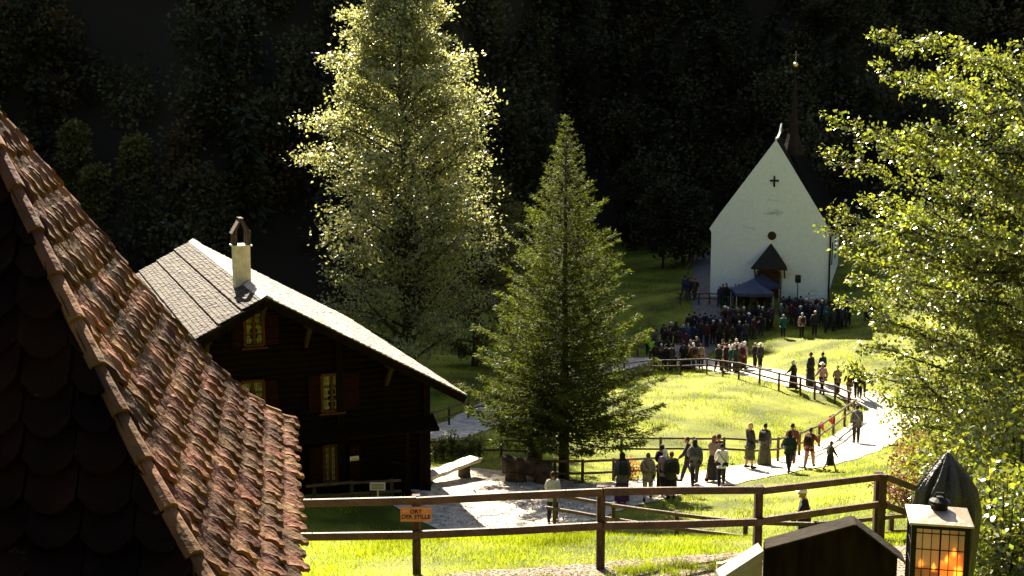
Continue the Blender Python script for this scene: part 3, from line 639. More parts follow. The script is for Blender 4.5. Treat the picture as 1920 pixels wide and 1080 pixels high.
# sign
p = P(780, 964, 19.30); sg = MB(); s_ = FPX/19.4; sg.box((0, 0, 0), (60/s_, .03, 29/s_), bev=.004)
so = sg.build('wooden_sign', mat('orange_wood_sign', (.42, .17, .055), .6, .25, 5, stretch=(1, 1, 6)), None, p); tag(so, 'orange-brown wooden sign reading ORT DER STILLE on the foreground fence post', 'sign')
def text(body, size, parent, loc, m, rot=(R(90), 0, 0), name='lettering', bold=.0, ext=.002, lsp=1):
    cu = bpy.data.curves.new('lettering', 'FONT'); cu.body = body; cu.size = size; cu.align_x = 'CENTER'; cu.align_y = 'CENTER'; cu.extrude = ext; cu.offset = bold; cu.space_line = lsp
    t = bpy.data.objects.new('tmp', cu); C.objects.link(t); dg = bpy.context.evaluated_depsgraph_get(); me = bpy.data.meshes.new_from_object(t.evaluated_get(dg)); bpy.data.objects.remove(t)
    me.name = name; me.materials.clear(); o = link(name, me, m, parent, loc); o.rotation_euler = rot; return o
text('ORT\nDER STILLE', .088, so, (0, -.018, .0), mat('burnt_letters', (.03, .012, .006), .8), bold=.0022, lsp=.92)
# ------------------------------------------------------------------ lantern
LY = 7.6; lp = P(1769, 1040, LY); ls = FPX/LY; yaw = R(-12)
ln = empty('lantern', (lp.x, lp.y+.12, lp.z-.2), yaw); tag(ln, 'black iron lantern with pale metal roof and glowing candles behind barred glass', 'lantern')
W_ = 100/ls; D_ = W_*.95; zt2 = (P(1769, 982, LY).z-ln.location.z); zb2 = zt2-.48; hw = W_/2; hd = D_/2
M_iron = mat('black_iron', (.004, .0035, .003), .6, .3, 10, spec=.15)
mb = MB()
for a in (-1, 1):
    for b_ in (-1, 1): mb.box((a*hw, b_*hd, (zt2+zb2)/2), (.030, .030, zt2-zb2), bev=.003)
    mb.box((0, a*hd, zt2-.012), (W_, .026, .03)); mb.box((0, a*hd, zb2), (W_, .026, .04)); mb.box((a*hw, 0, zt2-.012), (.026, D_, .03)); mb.box((a*hw, 0, zb2), (.026, D_, .04))
mb.box((0, 0, zb2-.02), (W_+.06, D_+.06, .02)); frm = mb.build('frame', M_iron, ln)
mb = MB()
for f_ in range(4):
    rot = Matrix.Rotation(f_*math.pi/2, 3, 'Z'); hh_ = hd if f_ % 2 == 0 else hw; ww_ = W_ if f_ % 2 == 0 else D_
    for i in range(1, 6):
        x = -ww_/2+ww_*i/6; w_ = .010 if i == 3 else .0045
        mb.box(rot @ Vector((x, -hh_-.004, (zt2+zb2)/2)), (w_, .006, zt2-zb2), M=rot)
    for z in (zt2-.055, zt2-.155, zt2-.275): mb.box(rot @ Vector((0, -hh_-.006, z)), (ww_, .005, .005), M=rot)
mb.build('window_bars', M_iron, ln)
M_glass = bpy.data.materials.new('aged_glass'); M_glass.use_nodes = True; t = M_glass.node_tree; b = t.nodes['Principled BSDF']
b.inputs['Transmission Weight'].default_value = .85; b.inputs['Roughness'].default_value = .42; b.inputs['IOR'].default_value = 1.1; b.inputs['Base Color'].default_value = (.80, .74, .58, 1)
_n1 = t.nodes.new('ShaderNodeTexNoise'); _n1.inputs['Scale'].default_value = 12; _bp = t.nodes.new('ShaderNodeBump'); _bp.inputs['Strength'].default_value = .3; t.links.new(_n1.outputs[0], _bp.inputs['Height']); t.links.new(_bp.outputs[0], b.inputs['Normal'])
for f_ in range(4):
    rot = Matrix.Rotation(f_*math.pi/2, 3, 'Z'); hh_ = hd if f_ % 2 == 0 else hw; ww_ = W_ if f_ % 2 == 0 else D_
    mb = MB(); mb.box(rot @ Vector((0, -hh_+.004, (zt2+zb2)/2)), (ww_-.03, .003, zt2-zb2-.04), M=rot); mb.build('glass_pane', M_glass, ln)
M_wax = mat('orange_wax', (.55, .2, .05), .5, .3, 8, trans=.4); M_flame = emis('candle_glow', (1, .30, .03), 1.3); M_gl2 = emis('lit_wax', (1, .20, .015), .42)
for cx, cy, h_, r_, e_ in ((-.085, .03, .13, .038, 0), (-.02, -.05, .14, .040, 0), (.055, -.04, .19, .046, 1), (.105, .04, .21, .036, 1)):
    mb = MB(); mb.lathe([(r_, 0), (r_*1.03, h_*.5), (r_, h_), (r_*.7, h_-.008)], c=(cx, cy, zb2+.02), n=14); cd = mb.build('candle', M_gl2 if e_ else M_wax, ln)
    mb = MB(); mb.lathe([(.004, 0), (.009, .01), (.011, .02), (.006, .035), (.001, .05)], c=(cx, cy, zb2+.02+h_), n=10); mb.build('flame', M_flame, cd)
mb = MB(); mb.lathe([(.06, 0), (.066, .05), (.062, .10)], c=(.085, 0, zb2+.07), n=18); mb.build('glass_jar', M_flame, ln)
ct = MB(); zz = zt2; ov = W_*.60; od = D_*.62; tw = .085
V = []
for (a, b_, z) in ((ov, od, zz), (ov, od, zz+.012), (tw, tw*.9, zz+.045), (.05, .05, zz+.052)): V += [(-a, -b_, z), (a, -b_, z), (a, b_, z), (-a, b_, z)]
ct.add(V, [(3, 2, 1, 0)]+[(k*4+j, k*4+(j+1) % 4, k*4+4+(j+1) % 4, k*4+4+j) for k in range(3) for j in range(4)]+[(12, 13, 14, 15)])
rfm = ct.build('lantern_roof', mat('pale_tarnished_metal', (.30, .24, .17), .42, .25, 4, spec=.6, metallic=.35, bump=.25, bscale=12), ln)
mb = MB(); mb.lathe([(.050, zz+.03), (.050, zz+.08), (.062, zz+.09), (.060, zz+.105), (.03, zz+.125), (.01, zz+.13)], n=14); mb.build('vent_cap', M_iron, rfm)
mb = MB(); mb.tube([(-.03, .0, zz+.12), (-.02, 0, zz+.15), (.02, .0, zz+.15), (.03, 0, zz+.12)], .008, 6); mb.build('ring', M_iron, rfm)
mb = MB(); g_ = gz(lp.x, lp.y)-ln.location.z; mb.box((0, 0, (g_-.2+zb2-.03)/2), (.12, .12, zb2-.03-g_+.2), bev=.006); mb.build('post', M_post, ln)
# ------------------------------------------------------------------ peaked dark covered parasol behind the lantern
cy = 11.5; a_ = P(1777, 848, cy); pr = empty('covered_parasol', (a_.x, a_.y, gz(a_.x, a_.y))); tag(pr, 'folded parasol in a wrinkled dark cover standing just behind the lantern', 'parasol')
k_ = cy/FPX; mb = MB(); n = 40; prf = [(.012, 0), (18*k_, -.08), (36*k_, -.20), (52*k_, -.34), (59*k_, -.52), (58*k_, -.8), (50*k_, -1.3), (30*k_, -2.0), (14*k_, -2.4)]
def wob(i, k): return (.13*math.sin(k*2*math.pi/n*9+i*.9)+.08*math.sin(k*2*math.pi/n*17+i*1.1))*min(1, i/2)
mb.lathe([(r_, z+a_.z-pr.location.z) for r_, z in prf][::-1], n=n, sx=1, sy=.9, wob=lambda i, k: wob(8-i, k)); mb.build('fabric_cover', mat('black_canvas', (.018, .015, .012), .5, .3, 8, bump=.5, spec=.5), pr)
mb = MB(); mb.tube([(0, 0, -.1), (0, 0, a_.z-pr.location.z-2.3)], .03, 8); mb.build('pole', M_iron, pr)
# ------------------------------------------------------------------ small gabled kiosk at the bottom edge
ky = 10.0
def kp(px, py, Y=ky): return P(px, py, Y)
o_ = kp(1560, 1080); ks = empty('wooden_kiosk', (o_.x, o_.y, gz(o_.x, o_.y))); tag(ks, 'small dark gabled wooden kiosk with pale side lean-to at the bottom edge', 'kiosk'); ko = Vector(ks.location)
gzk = gz(o_.x, o_.y)-.3
def col(px, py, Y=ky): return kp(px, py, Y)-ko
front_ = [col(1433, 1027), col(1600, 982), col(1683, 1045)]
b0, b1 = Vector((front_[2].x, front_[2].y, gzk-ko.z)), Vector((front_[0].x, front_[0].y, gzk-ko.z))
mb = MB(); mb.prism([b1, b0, front_[2], front_[1], front_[0]], (.02, .14, .0)); mb.build('wall', mat('dark_brown_planks', (.010, .007, .004), .95, .5, 2, stretch=(5, 5, 1), bump=.4, spec=.02), ks)
mb = MB(); e1 = Vector((.03, .22, 0)); ff = Vector((0, -.06, .004))
for a, b_ in ((front_[0], front_[1]), (front_[1], front_[2])):
    d_ = (b_-a).normalized(); up = Vector((-d_.z, 0, d_.x)); mb.prism([a+ff-d_*.0, b_+ff+d_*(.05 if b_ is front_[2] else 0), b_+ff+up*.012+d_*(.05 if b_ is front_[2] else 0), a+ff+up*.012], e1)
mb.build('roof', mat('dark_roof_boards', (.02, .016, .012), .9, .3, 5, bump=.4, spec=.05), ks)
mb = MB(); l0, l1 = col(1355, 1082, ky-.35), col(1430, 1030, ky-.02); l1b = col(1430, 1048, ky-.02)
mb.prism([Vector((l0.x, l0.y, gzk-ko.z)), Vector((l1.x, l1.y, gzk-ko.z)), l1b, Vector((l0.x, l0.y, l0.z-.04))], (-.01, .12, 0)); mb.build('lean_to', mat('grey_lean_to_boards', (.20, .17, .135), .7, .15, 3, bump=.3), ks)  # paler boards than the front wall planks
mb = MB(); mb.prism([l0+Vector((-.02, -.03, 0)), l1+Vector((0, -.03, 0)), l1b+Vector((0, -.03, 0)), l0+Vector((-.02, -.03, -.05))], (-.01, .18, 0)); mb.build('lean_to_roof', mat('grey_roof_boards', (.2, .18, .15)), ks)
a_ = kp(1349, 1055, 14); mb = MB(); g_ = gz(a_.x, a_.y); mb.beam((0, 0, 0), (0, 0, a_.z-g_), .06, .06, up=Vector((1, 0, 0))); mb.beam((0, 0, a_.z-g_-.03), (.35, .4, a_.z-g_-.09), .04, .05)
o = mb.build('stake', mat('pale_stake_wood', (.35, .28, .2), .8), None, (a_.x, a_.y, g_)); tag(o, 'thin pale wooden stake with a short arm left of the kiosk', 'stake')
# ------------------------------------------------------------------ log benches
M_bark = mat('old_log', (.05, .032, .02), .85, .5, 4, bump=.8); M_split = mat('split_log_top', (.40, .36, .30), .6, .3, 3, stretch=(1, 5, 5), bump=.4, spec=.5)
def bench(a, b, w, hgt, leg, label, top=M_split):
    a, b = Vector(a), Vector(b); m = (a+b)/2; be = empty('log_bench', (m.x, m.y, gz(m.x, m.y))); tag(be, label, 'bench', 'split log benches by the forecourt'); o = Vector(be.location)
    d = (b-a).normalized(); n = Vector((-d.y, d.x, 0)); mb = MB(); V = []; K = 14; cs = [(-.5, 0), (.5, 0), (.47, -.3), (.3, -.6), (0, -.72), (-.3, -.6), (-.47, -.3)]
    for i in range(K+1):
        c = a.lerp(b, i/K); j = 1+.06*math.sin(i*2.3); V += [c+n*(x*w*j)+Vector((0, 0, z*w*.55+hgt+.012*math.sin(i*1.7)))-Vector((0, 0, 0))-o+Vector((0, 0, gz(m.x, m.y)-c.z)) for x, z in cs]
    L = len(cs); F = [(i*L+k, i*L+(k+1) % L, (i+1)*L+(k+1) % L, (i+1)*L+k) for i in range(K) for k in range(L)]+[tuple(range(L-1, -1, -1)), tuple(K*L+k for k in range(L))]
    mb.add(V, F); mb.build('seat', top, be)
    for t in (.2, .8):
        c = a.lerp(b, t)-o; c.z = 0; mb = MB(); mb.lathe([(leg*1.1, -.1), (leg, .1), (leg*.95, hgt-.1-w*.2)], c=(c.x, c.y, 0), n=12, wob=lambda i, k: .06*math.sin(k*2.1)); mb.build('leg', M_bark, be)
g1_ = G(775, 917, 27); g2_ = G(893, 893, 27)
bench(g1_, g2_, .55, .50, .22, 'pale-topped split log bench in full sun beside the house porch')
g1_ = G(940, 905, 27); g2_ = G(1035, 908, 27)
lo = MB(); a, b_ = Vector((g1_.x, g1_.y+.3, 0)), Vector((g2_.x, g2_.y, 0)); N_ = 12
o_z = gz(a.x, a.y)
lo.tube([(a.x+(b_.x-a.x)*i/N_, a.y+(b_.y-a.y)*i/N_, o_z+.62-.02*i+.03*math.sin(i)) for i in range(N_+1)], [.33+.03*math.sin(i*1.9) for i in range(N_+1)], 14)
lg = lo.build('fallen_log', M_bark, None); tag(lg, 'thick dark log lying in the spruce shade beside the pale path', 'log'); 
lo = MB(); lo.lathe([(.42, -.2), (.38, .1), (.33, .40)], c=(a.x+.5, a.y, o_z), n=14, wob=lambda i, k: .07*math.sin(k*2.3+i)); lo.lathe([(.40, -.2), (.36, .1), (.33, .35)], c=(b_.x-.3, b_.y, o_z), n=14, wob=lambda i, k: .07*math.sin(k*2.3+i)); lo.build('stump_support', M_bark, lg)
# white board and bin shapes beside the porch
g = G(712, 935, 27); mb = MB(); p = P(708, 912, 41.2)
mb.box((0, 0, 0), (.50, .03, .26), bev=.004); mb.box((0, .04, -.45), (.05, .05, .9)); o = mb.build('notice_board', M_paper, None, p); tag(o, 'small pale notice board standing before the dark house wall', 'notice board')
mb = MB()
for i in range(4): mb.box((0, -.022, .07-.045*i), (.40, .004, .014))
mb.build('notice_lines', M_dark, o)
# ------------------------------------------------------------------ tent and loudspeaker at the chapel
tw_ = G(1415, 580, 27); T0 = P(1382, 547, 95.5); T1 = P(1446, 549, 95.5)
def pavilion(x0, x1, ye, yp, Y, dep, label, h=2.3):
    a, b_ = P(x0, ye, Y), P(x1, ye, Y); W = b_.x-a.x; zt3 = a.z; pk = P((x0+x1)/2, yp, Y+dep/2).z
    c = Vector(((a.x+b_.x)/2, Y+dep/2, 0)); c.z = gz(c.x, c.y); e = empty('pavilion_tent', c); tag(e, label, 'tent'); mb = MB()
    hx, hy = W/2, dep/2; z0 = zt3-c.z; z1 = pk-c.z; V = []
    for k, (t, z) in enumerate(((1, z0-.22), (1, z0), (.8, z0+(z1-z0)*.14), (.5, z0+(z1-z0)*.42), (.22, z0+(z1-z0)*.75), (.02, z1))): V += [(-hx*t, -hy*t, z), (0, -hy*t*1.0, z-(.06 if k < 2 else 0)), (hx*t, -hy*t, z), (hx*t, 0, z), (hx*t, hy*t, z), (0, hy*t, z), (-hx*t, hy*t, z), (-hx*t, 0, z)]
    F = [(k*8+j, k*8+(j+1) % 8, k*8+8+(j+1) % 8, k*8+8+j) for k in range(5) for j in range(8)]; mb.add(V, F); mb.build('canopy', mat('blue_grey_canvas', (.022, .032, .065), .6, .25, 2.5, spec=.3, bump=.3, bscale=5), e)
    for a2 in (-1, 1):
        for b2 in (-1, 1): m = MB(); m.box((a2*(hx-.06), b2*(hy-.06), (z0-.05)/2), (.06, .06, z0+.0)); m.build('leg', mat('pale_metal', (.3, .3, .3), .5), e)
pavilion(1380, 1452, 550, 523, 94.5, 2.6, 'blue-grey pavilion tent, the front one before the chapel door')
pavilion(1404, 1463, 536, 511, 97.6, 1.6, 'blue-grey pavilion tent, the rear one closest to the chapel door')
a_ = P(1496, 530, 95.5); sgd = gz(a_.x, a_.y); le = empty('loudspeaker_stand', (a_.x, a_.y, sgd)); tag(le, 'thin black tripod stand under the loudspeaker before the chapel wall', 'stand')
mb = MB(); hz = a_.z-sgd; mb.tube([(0, 0, .2), (0, 0, hz)], .035, 6); mb.build('pole', M_iron, le)
for k in range(3): m = MB(); an = k*2.094+.4; m.tube([(0, 0, hz*.45), (math.cos(an)*.55, math.sin(an)*.55, 0)], .03, 5); m.build('leg', M_iron, le)
mb = MB(); mb.box((0, 0, .28), (.36, .34, .56), bev=.03); o = mb.build('loudspeaker', mat('black_plastic', (.012, .012, .013), .5), None, a_); tag(o, 'black box loudspeaker on a tripod against the white chapel wall', 'loudspeaker')
mb = MB(); mb.tube([(0, -.175, .18), (0, -.18, .18)], .13, 16); mb.tube([(0, -.175, .44), (0, -.18, .44)], .06, 16); mb.build('speaker_cone', M_iron, o)
# ------------------------------------------------------------------ people
def skin(name, verts, edges, radii, sub=1, root=0):
    me = bpy.data.meshes.new(name); me.from_pydata([tuple(v) for v in verts], edges, []); o = bpy.data.objects.new(name, me); C.objects.link(o)
    md = o.modifiers.new('s', 'SKIN'); md.use_smooth_shade = True
    for i, v in enumerate(me.skin_vertices[0].data):
        r = radii[i]; v.radius = r if hasattr(r, '__len__') else (r, r); v.use_root = (i == root)
    if sub: s_ = o.modifiers.new('u', 'SUBSURF'); s_.levels = sub; s_.render_levels = sub
    dg = bpy.context.evaluated_depsgraph_get(); m2 = bpy.data.meshes.new_from_object(o.evaluated_get(dg)); bpy.data.objects.remove(o); m2.name = name; m2.materials.clear(); return m2
def joints(pose):
    """figure 1.70 m tall facing +Y"""
    st, armL, armR, lean, elbow = {'stand': (.0, 4, -4, 0, 12), 'walk': (.24, 24, -20, .03, 22), 'wait': (.05, 8, 6, .0, 55), 'fold': (.04, 22, 22, -.01, 95), 'stride': (.36, 30, -28, .05, 30), 'reach': (.26, -12, 38, .04, 15), 'child': (.27, -14, 22, .02, 14)}[pose]
    J = {}; J['pel'] = Vector((0, 0, .92)); J['wai'] = Vector((0, .01+lean*.4, 1.08)); J['che'] = Vector((0, lean+.0, 1.27)); J['nkb'] = Vector((0, lean*1.2-.01, 1.42)); J['nk'] = Vector((0, lean*1.4+.005, 1.50))
    J['hd'] = Vector((0, lean*1.6+.02, 1.60))
    for s, an in ((-1, armL), (1, armR)):
        sh = Vector((s*.175, lean*1.1, 1.39)); a = R(an); e = sh+Vector((s*.045, math.sin(a)*.28, -math.cos(a)*.28)); b = a+R(elbow); sd = -s*.10 if elbow > 50 else s*.01
        wr = e+Vector((sd, math.sin(b)*.25, -math.cos(b)*.25)); J['sh%d' % s] = sh; J['el%d' % s] = e; J['wr%d' % s] = wr; J['ha%d' % s] = wr+(wr-e).normalized()*.09
        ph = s*st; hp = Vector((s*.09, 0, .90)); kn = Vector((s*.095, ph*.55+.02, .50)); ak = Vector((s*.09, ph*1.1-(.05 if ph < 0 else 0), .09+(.06 if ph < -.1 else 0)))
        J['hp%d' % s] = hp; J['kn%d' % s] = kn; J['ak%d' % s] = ak; J['to%d' % s] = ak+Vector((s*.02, .15, -.055 if ph >= -.1 else -.10))
    return J
def headmesh(mb, J):
    c = J['hd']; mb.ball(c, (.073, .090, .112), 16, 12); mb.ball(c+Vector((0, .088, -.012)), (.014, .022, .024), 8, 6); mb.ball(c+Vector((0, .055, -.075)), (.045, .04, .035), 10, 6)
    for s in (-1, 1): mb.ball(c+Vector((s*.074, -.005, -.005)), (.010, .022, .032), 8, 6); mb.ball(c+Vector((s*.03, .079, .012)), (.012, .008, .007), 6, 5)
def handmesh(mb, J, s):
    w, h = J['wr%d' % s], J['ha%d' % s]; d = (h-w).normalized(); x = Vector((0, 1, 0)); x = (x-d*x.dot(d)).normalized(); n = d.cross(x)
    mb.ball(w+d*.045, (.022, .042, .052), 8, 6, M=Matrix((n, x, d)).transposed())
    for k, (o_, L) in enumerate(((-.03, .055), (-.01, .068), (.011, .07), (.031, .06))):
        a = w+d*.085+x*o_; mb.tube([a, a+d*L*.55+n*.006*-s, a+d*L+n*-s*.022], [.010, .0095, .007], 6)
    a = w+d*.03+x*.036; mb.tube([a, a+d*.03+x*.022, a+d*.06+x*.024-n*s*.01], [.012, .010, .008], 6)
FIG = {}
def figure(pose):
    if pose in FIG: return FIG[pose]
    J = joints(pose); k = ['pel', 'wai', 'che', 'nkb', 'nk', 'hd']; V = [J[a] for a in k]; E = [(i, i+1) for i in range(5)]; Rr = [(.125, .10), (.115, .09), (.135, .10), (.07, .06), (.05, .05), (.05, .05)]
    for s in (-1, 1):
        b = len(V); V += [J['sh%d' % s], J['el%d' % s], J['wr%d' % s]]; Rr += [.052, .040, .028]; E += [(2, b), (b, b+1), (b+1, b+2)]
        b = len(V); V += [J['hp%d' % s], J['kn%d' % s], J['ak%d' % s], J['to%d' % s]]; Rr += [.09, .062, .044, .036]; E += [(0, b), (b, b+1), (b+1, b+2), (b+2, b+3)]
    me = skin('person', V, E, Rr, 1); mb = MB()
    headmesh(mb, J); [handmesh(mb, J, s) for s in (-1, 1)]
    import bmesh
    bm = bmesh.new(); bm.from_mesh(me); m2 = bpy.data.meshes.new('t'); m2.from_pydata(mb.v, [], mb.f); bm.from_mesh(m2); bm.to_mesh(me); bm.free(); bpy.data.meshes.remove(m2)
    me.polygons.foreach_set('use_smooth', [True]*len(me.polygons)); me.materials.append(mat('skin_tone', (.34, .17, .10), .6, .12, 8))
    # jacket
    def jacket(hem, fat=1.0):
        V = [J['pel']+Vector((0, 0, .0)), J['wai'], J['che'], J['nkb']+Vector((0, 0, .01)), J['pel']+Vector((0, 0, hem))]; E = [(0, 1), (1, 2), (2, 3), (0, 4)]; f = fat
        Rr = [(.172*f, .145*f), (.162*f, .135*f), (.178*f, .145*f), (.095, .09), (.18*f, .155*f)]
        for s in (-1, 1): b = len(V); V += [J['sh%d' % s], J['el%d' % s], J['wr%d' % s]]; Rr += [.084*f, .070*f, .052*f]; E += [(2, b), (b, b+1), (b+1, b+2)]
        return skin('jacket', V, E, Rr, 1)
    tr_V = [J['pel']+Vector((0, 0, .04))]; tr_E = []; tr_R = [(.13, .11)]
    for s in (-1, 1): b = len(tr_V); tr_V += [J['hp%d' % s], J['kn%d' % s], J['ak%d' % s]+Vector((0, -.005, .0))]; tr_R += [.112, .088, .070]; tr_E += [(0, b), (b, b+1), (b+1, b+2)]
    def skirt(len_, fl):
        mb = MB(); n = 18
        mb.lathe([(.135, 1.0), (.165, .88), (.18*fl, .62), (.20*fl, .35), (.22*fl, len_)][::-1], n=n, sx=1, sy=.8+abs(J['ak1'].y), wob=lambda i, k: .05*math.sin(k*2.1+i*.6)*(1 if i < 3 else .3)); m = bpy.data.meshes.new('skirt'); m.from_pydata(mb.v, [], mb.f); return m
    def hair(kind):
        c = J['hd']; mb = MB()
        if kind == 'cap': mb.lathe([(.084, .0), (.083, .04), (.068, .085), (.03, .11), (.004, .115)], c=(c.x, c.y-.003, c.z+.02), n=14, sy=1.18); mb.ball(c+Vector((0, .12, .03)), (.06, .055, .010), 10, 5)
        elif kind == 'hat': mb.lathe([(.15, .0), (.15, .01), (.085, .015), (.08, .09), (.05, .105), (.004, .11)], c=(c.x, c.y, c.z+.045), n=16, sy=1.1)
        elif kind == 'long': mb.ball(c+Vector((0, -.018, .018)), (.086, .098, .112), 14, 10); mb.ball(c+Vector((0, -.055, -.09)), (.080, .05, .13), 12, 8)
        elif kind == 'hood': mb.ball(c+Vector((0, -.020, .005)), (.10, .108, .125), 14, 10); mb.ball(c+Vector((0, -.03, -.11)), (.11, .09, .08), 12, 8)
        else: mb.ball(c+Vector((0, -.016, .022)), (.080, .092, .102), 14, 10)
        m = bpy.data.meshes.new('hair'); m.from_pydata(mb.v, [], mb.f); m.polygons.foreach_set('use_smooth', [True]*len(m.polygons)); return m
    def shoes(s):
        a, t = J['ak%d' % s], J['to%d' % s]; mb = MB(); c = (a+t)/2+Vector((0, -.01, -.012)); mb.ball(c, (.050, .135, .048), 10, 6, M=Matrix.Rotation(math.atan2(t.z-a.z+.055, .15), 3, 'X')); mb.ball(a+Vector((0, -.01, -.01)), (.052, .06, .06), 8, 6); m = bpy.data.meshes.new('shoe'); m.from_pydata(mb.v, [], mb.f); return m
    mb = MB(); cy_ = J['che'].y; mb.box((0, cy_-.20, 1.22), (.28, .15, .40), bev=.045); mb.box((0, cy_-.285, 1.14), (.20, .05, .20), bev=.02)
    for s in (-1, 1): mb.tube([(s*.10, cy_-.14, 1.40), (s*.115, cy_-.02, 1.475), (s*.12, cy_+.13, 1.40), (s*.13, cy_+.14, 1.22), (s*.12, cy_-.12, 1.05)], .016, 5)
    pk = bpy.data.meshes.new('backpack'); pk.from_pydata(mb.v, [], mb.f)
    mb = MB(); mb.tube([(-.15, cy_-.10, 1.44), (0, cy_-.150, 1.22), (.19, cy_-.10, .98), (.20, cy_+.08, .98), (0, cy_+.15, 1.25), (-.12, cy_+.10, 1.45), (-.15, cy_-.10, 1.44)], .014, 5); mb.box((.21, cy_-.03, .92), (.08, .24, .20), bev=.03)
    sb_ = bpy.data.meshes.new('shoulder_bag'); sb_.from_pydata(mb.v, [], mb.f)
    FIG[pose] = dict(body=me, jacket=jacket(-.10), coat=jacket(-.14, 1.12), trousers=skin('trousers', tr_V, tr_E, tr_R, 1), skirt=skirt(.12, 1.15), dress=skirt(.45, 1.05), robe=skirt(.04, 1.3),
                     hair={k_: hair(k_) for k_ in ('cap', 'hat', 'long', 'hood', 'short')}, shoe={s: shoes(s) for s in (-1, 1)}, backpack=pk, shoulder_bag=sb_)
    return FIG[pose]
COL = dict(black=(.010, .009, .010), charcoal=(.022, .021, .022), navy=(.012, .016, .035), brown=(.04, .023, .013), grey=(.07, .07, .066), pale=(.34, .32, .29), white=(.72, .70, .66), beige=(.22, .16, .105), olive=(.04, .042, .02), maroon=(.06, .010, .012),
           red=(.20, .010, .014), teal=(.008, .07, .065), blue=(.05, .09, .2), green=(.008, .022, .014), purple=(.05, .012, .05), yellow=(.35, .65, .02), pink=(.38, .23, .21), blond=(.42, .28, .12), dark=(.010, .007, .005), silver=(.5, .48, .45), rust=(.14, .045, .02))
def cm(c, kind='cloth'): return mat(kind+'_'+c, COL[c], .8 if kind == 'cloth' else .5, .22, 6, bump=.25, bscale=20, spec=.3)
def setm(o, m):
    o.material_slots[0].link = 'OBJECT'; o.material_slots[0].material = m
def person(px, py, h, pose, face, top, bottom, head, label, group=None, bag=None, legs='trousers', coat=False, y0=27, pos=None, bagc='black', shoes='dark'):
    """face: 0 = away from the camera, 90 = left, -90 = right, 180 = towards it"""
    f = figure(pose); g = Vector(pos) if pos else G(px, py, y0)
    o = bpy.data.objects.new('person', f['body']); C.objects.link(o); o.location = (g.x, g.y, gz(g.x, g.y)+.03); o.rotation_euler = (0, 0, R(face)); o.scale = (h/1.7,)*3
    tag(o, label, 'person', group)
    def part(name, me, c, kind='cloth'):
        if len(me.materials) == 0: me.materials.append(cm('grey'))
        p = bpy.data.objects.new(name, me); C.objects.link(p); p.parent = o; setm(p, cm(c, kind)); return p
    part('coat' if coat else 'jacket', f['coat' if coat else 'jacket'], top)
    part({'robe': 'robe', 'skirt': 'skirt', 'dress': 'skirt'}.get(legs, 'trousers'), f[legs], bottom)
    hk, hc = head; part('hair' if hk in ('short', 'long') else ('hood' if hk == 'hood' else 'hat'), f['hair'][hk], hc, 'cloth')
    if h > 1: [part('shoe', f['shoe'][s], shoes) for s in (-1, 1)]
    if bag: part(bag, f[bag], bagc)
    return o
GP = 'people walking on the sunny path'
# the group at the path bend, left to right
person(1036, 982, 1.62, 'walk', -8, 'pale', 'black', ('short', 'dark'), 'woman in a pale blue-grey jacket and dark trousers walking alone near the log benches', coat=True)
person(1166, 946, 1.76, 'stand', 5, 'grey', 'purple', ('hood', 'dark'), 'broad person in grey jacket and dark purple skirt, leftmost of the path walkers', GP, 'backpack', 'skirt', True)
person(1214, 940, 1.64, 'walk', -10, 'beige', 'pale', ('short', 'grey'), 'person in tan jacket and pale trousers, second from left of the path walkers', GP, 'shoulder_bag', coat=True, bagc='brown')
person(1240, 925, 1.72, 'wait', -30, 'navy', 'black', ('short', 'dark'), 'person in a dark blue jacket half hidden behind the white-haired woman on the path', GP)
person(1246, 934, 1.66, 'stand', -20, 'pink', 'charcoal', ('long', 'white'), 'white-haired woman in a pale rose jacket between two dark coats on the path', GP)
person(1258, 939, 1.66, 'stand', 0, 'olive', 'black', ('short', 'rust'), 'stocky person in a long dark olive coat seen from behind on the path', GP, 'backpack', 'dress', True)
person(1290, 908, 1.74, 'walk', 75, 'charcoal', 'black', ('short', 'brown'), 'man in an open charcoal jacket walking left past the woman with the crossbody strap', GP)
person(1302, 914, 1.70, 'stride', -5, 'grey', 'black', ('long', 'dark'), 'dark-haired woman in a grey jacket with a crossbody strap on the path', GP, 'shoulder_bag', coat=True)
person(1336, 905, 1.76, 'walk', -40, 'beige', 'black', ('long', 'rust'), 'woman in a light top and long black skirt beside the cream-jacketed walker', GP, legs='skirt')
person(1345, 902, 1.76, 'walk', -35, 'black', 'black', ('short', 'brown'), 'person in a black jacket just behind the woman in the long black skirt', GP)
person(1352, 914, 1.58, 'walk', -8, 'white', 'black', ('short', 'dark'), 'short woman in a cream jacket with a thin crossbody strap and black trousers', GP, 'shoulder_bag')
person(1405, 880, 1.84, 'wait', -70, 'charcoal', 'olive', ('long', 'blond'), 'tall blond person in a dark waistcoat and long brown skirt, left of the robed pair', GP, 'shoulder_bag', 'dress')
person(1433, 873, 1.72, 'stand', -35, 'grey', 'olive', ('short', 'dark'), 'person in a floor-length olive robe with a black backpack on the path', GP, 'backpack', 'robe')
person(1484, 876, 1.72, 'walk', -10, 'rust', 'brown', ('short', 'dark'), 'person in a rust-brown top just behind the walker in the chequered jacket', GP)
person(1479, 887, 1.62, 'walk', 5, 'green', 'black', ('long', 'dark'), 'woman in a dark chequered jacket tied over a pale shirt walking away', GP, bag=None, coat=True)
person(1517, 880, 1.60, 'reach', -30, 'red', 'pink', ('short', 'brown'), 'walker in a red jacket with a black backpack holding a child by the hand', GP, 'backpack')
person(1556, 884, 1.15, 'child', -75, 'olive', 'black', ('long', 'brown'), 'small child in a dark dress striding beside the walker in red', GP, legs='dress')
person(1605, 831, 1.74, 'stand', 4, 'grey', 'black', ('short', 'dark'), 'man in a grey jacket with a pale waist bag walking alone round the bend', GP, 'shoulder_bag', coat=True, bagc='pale')
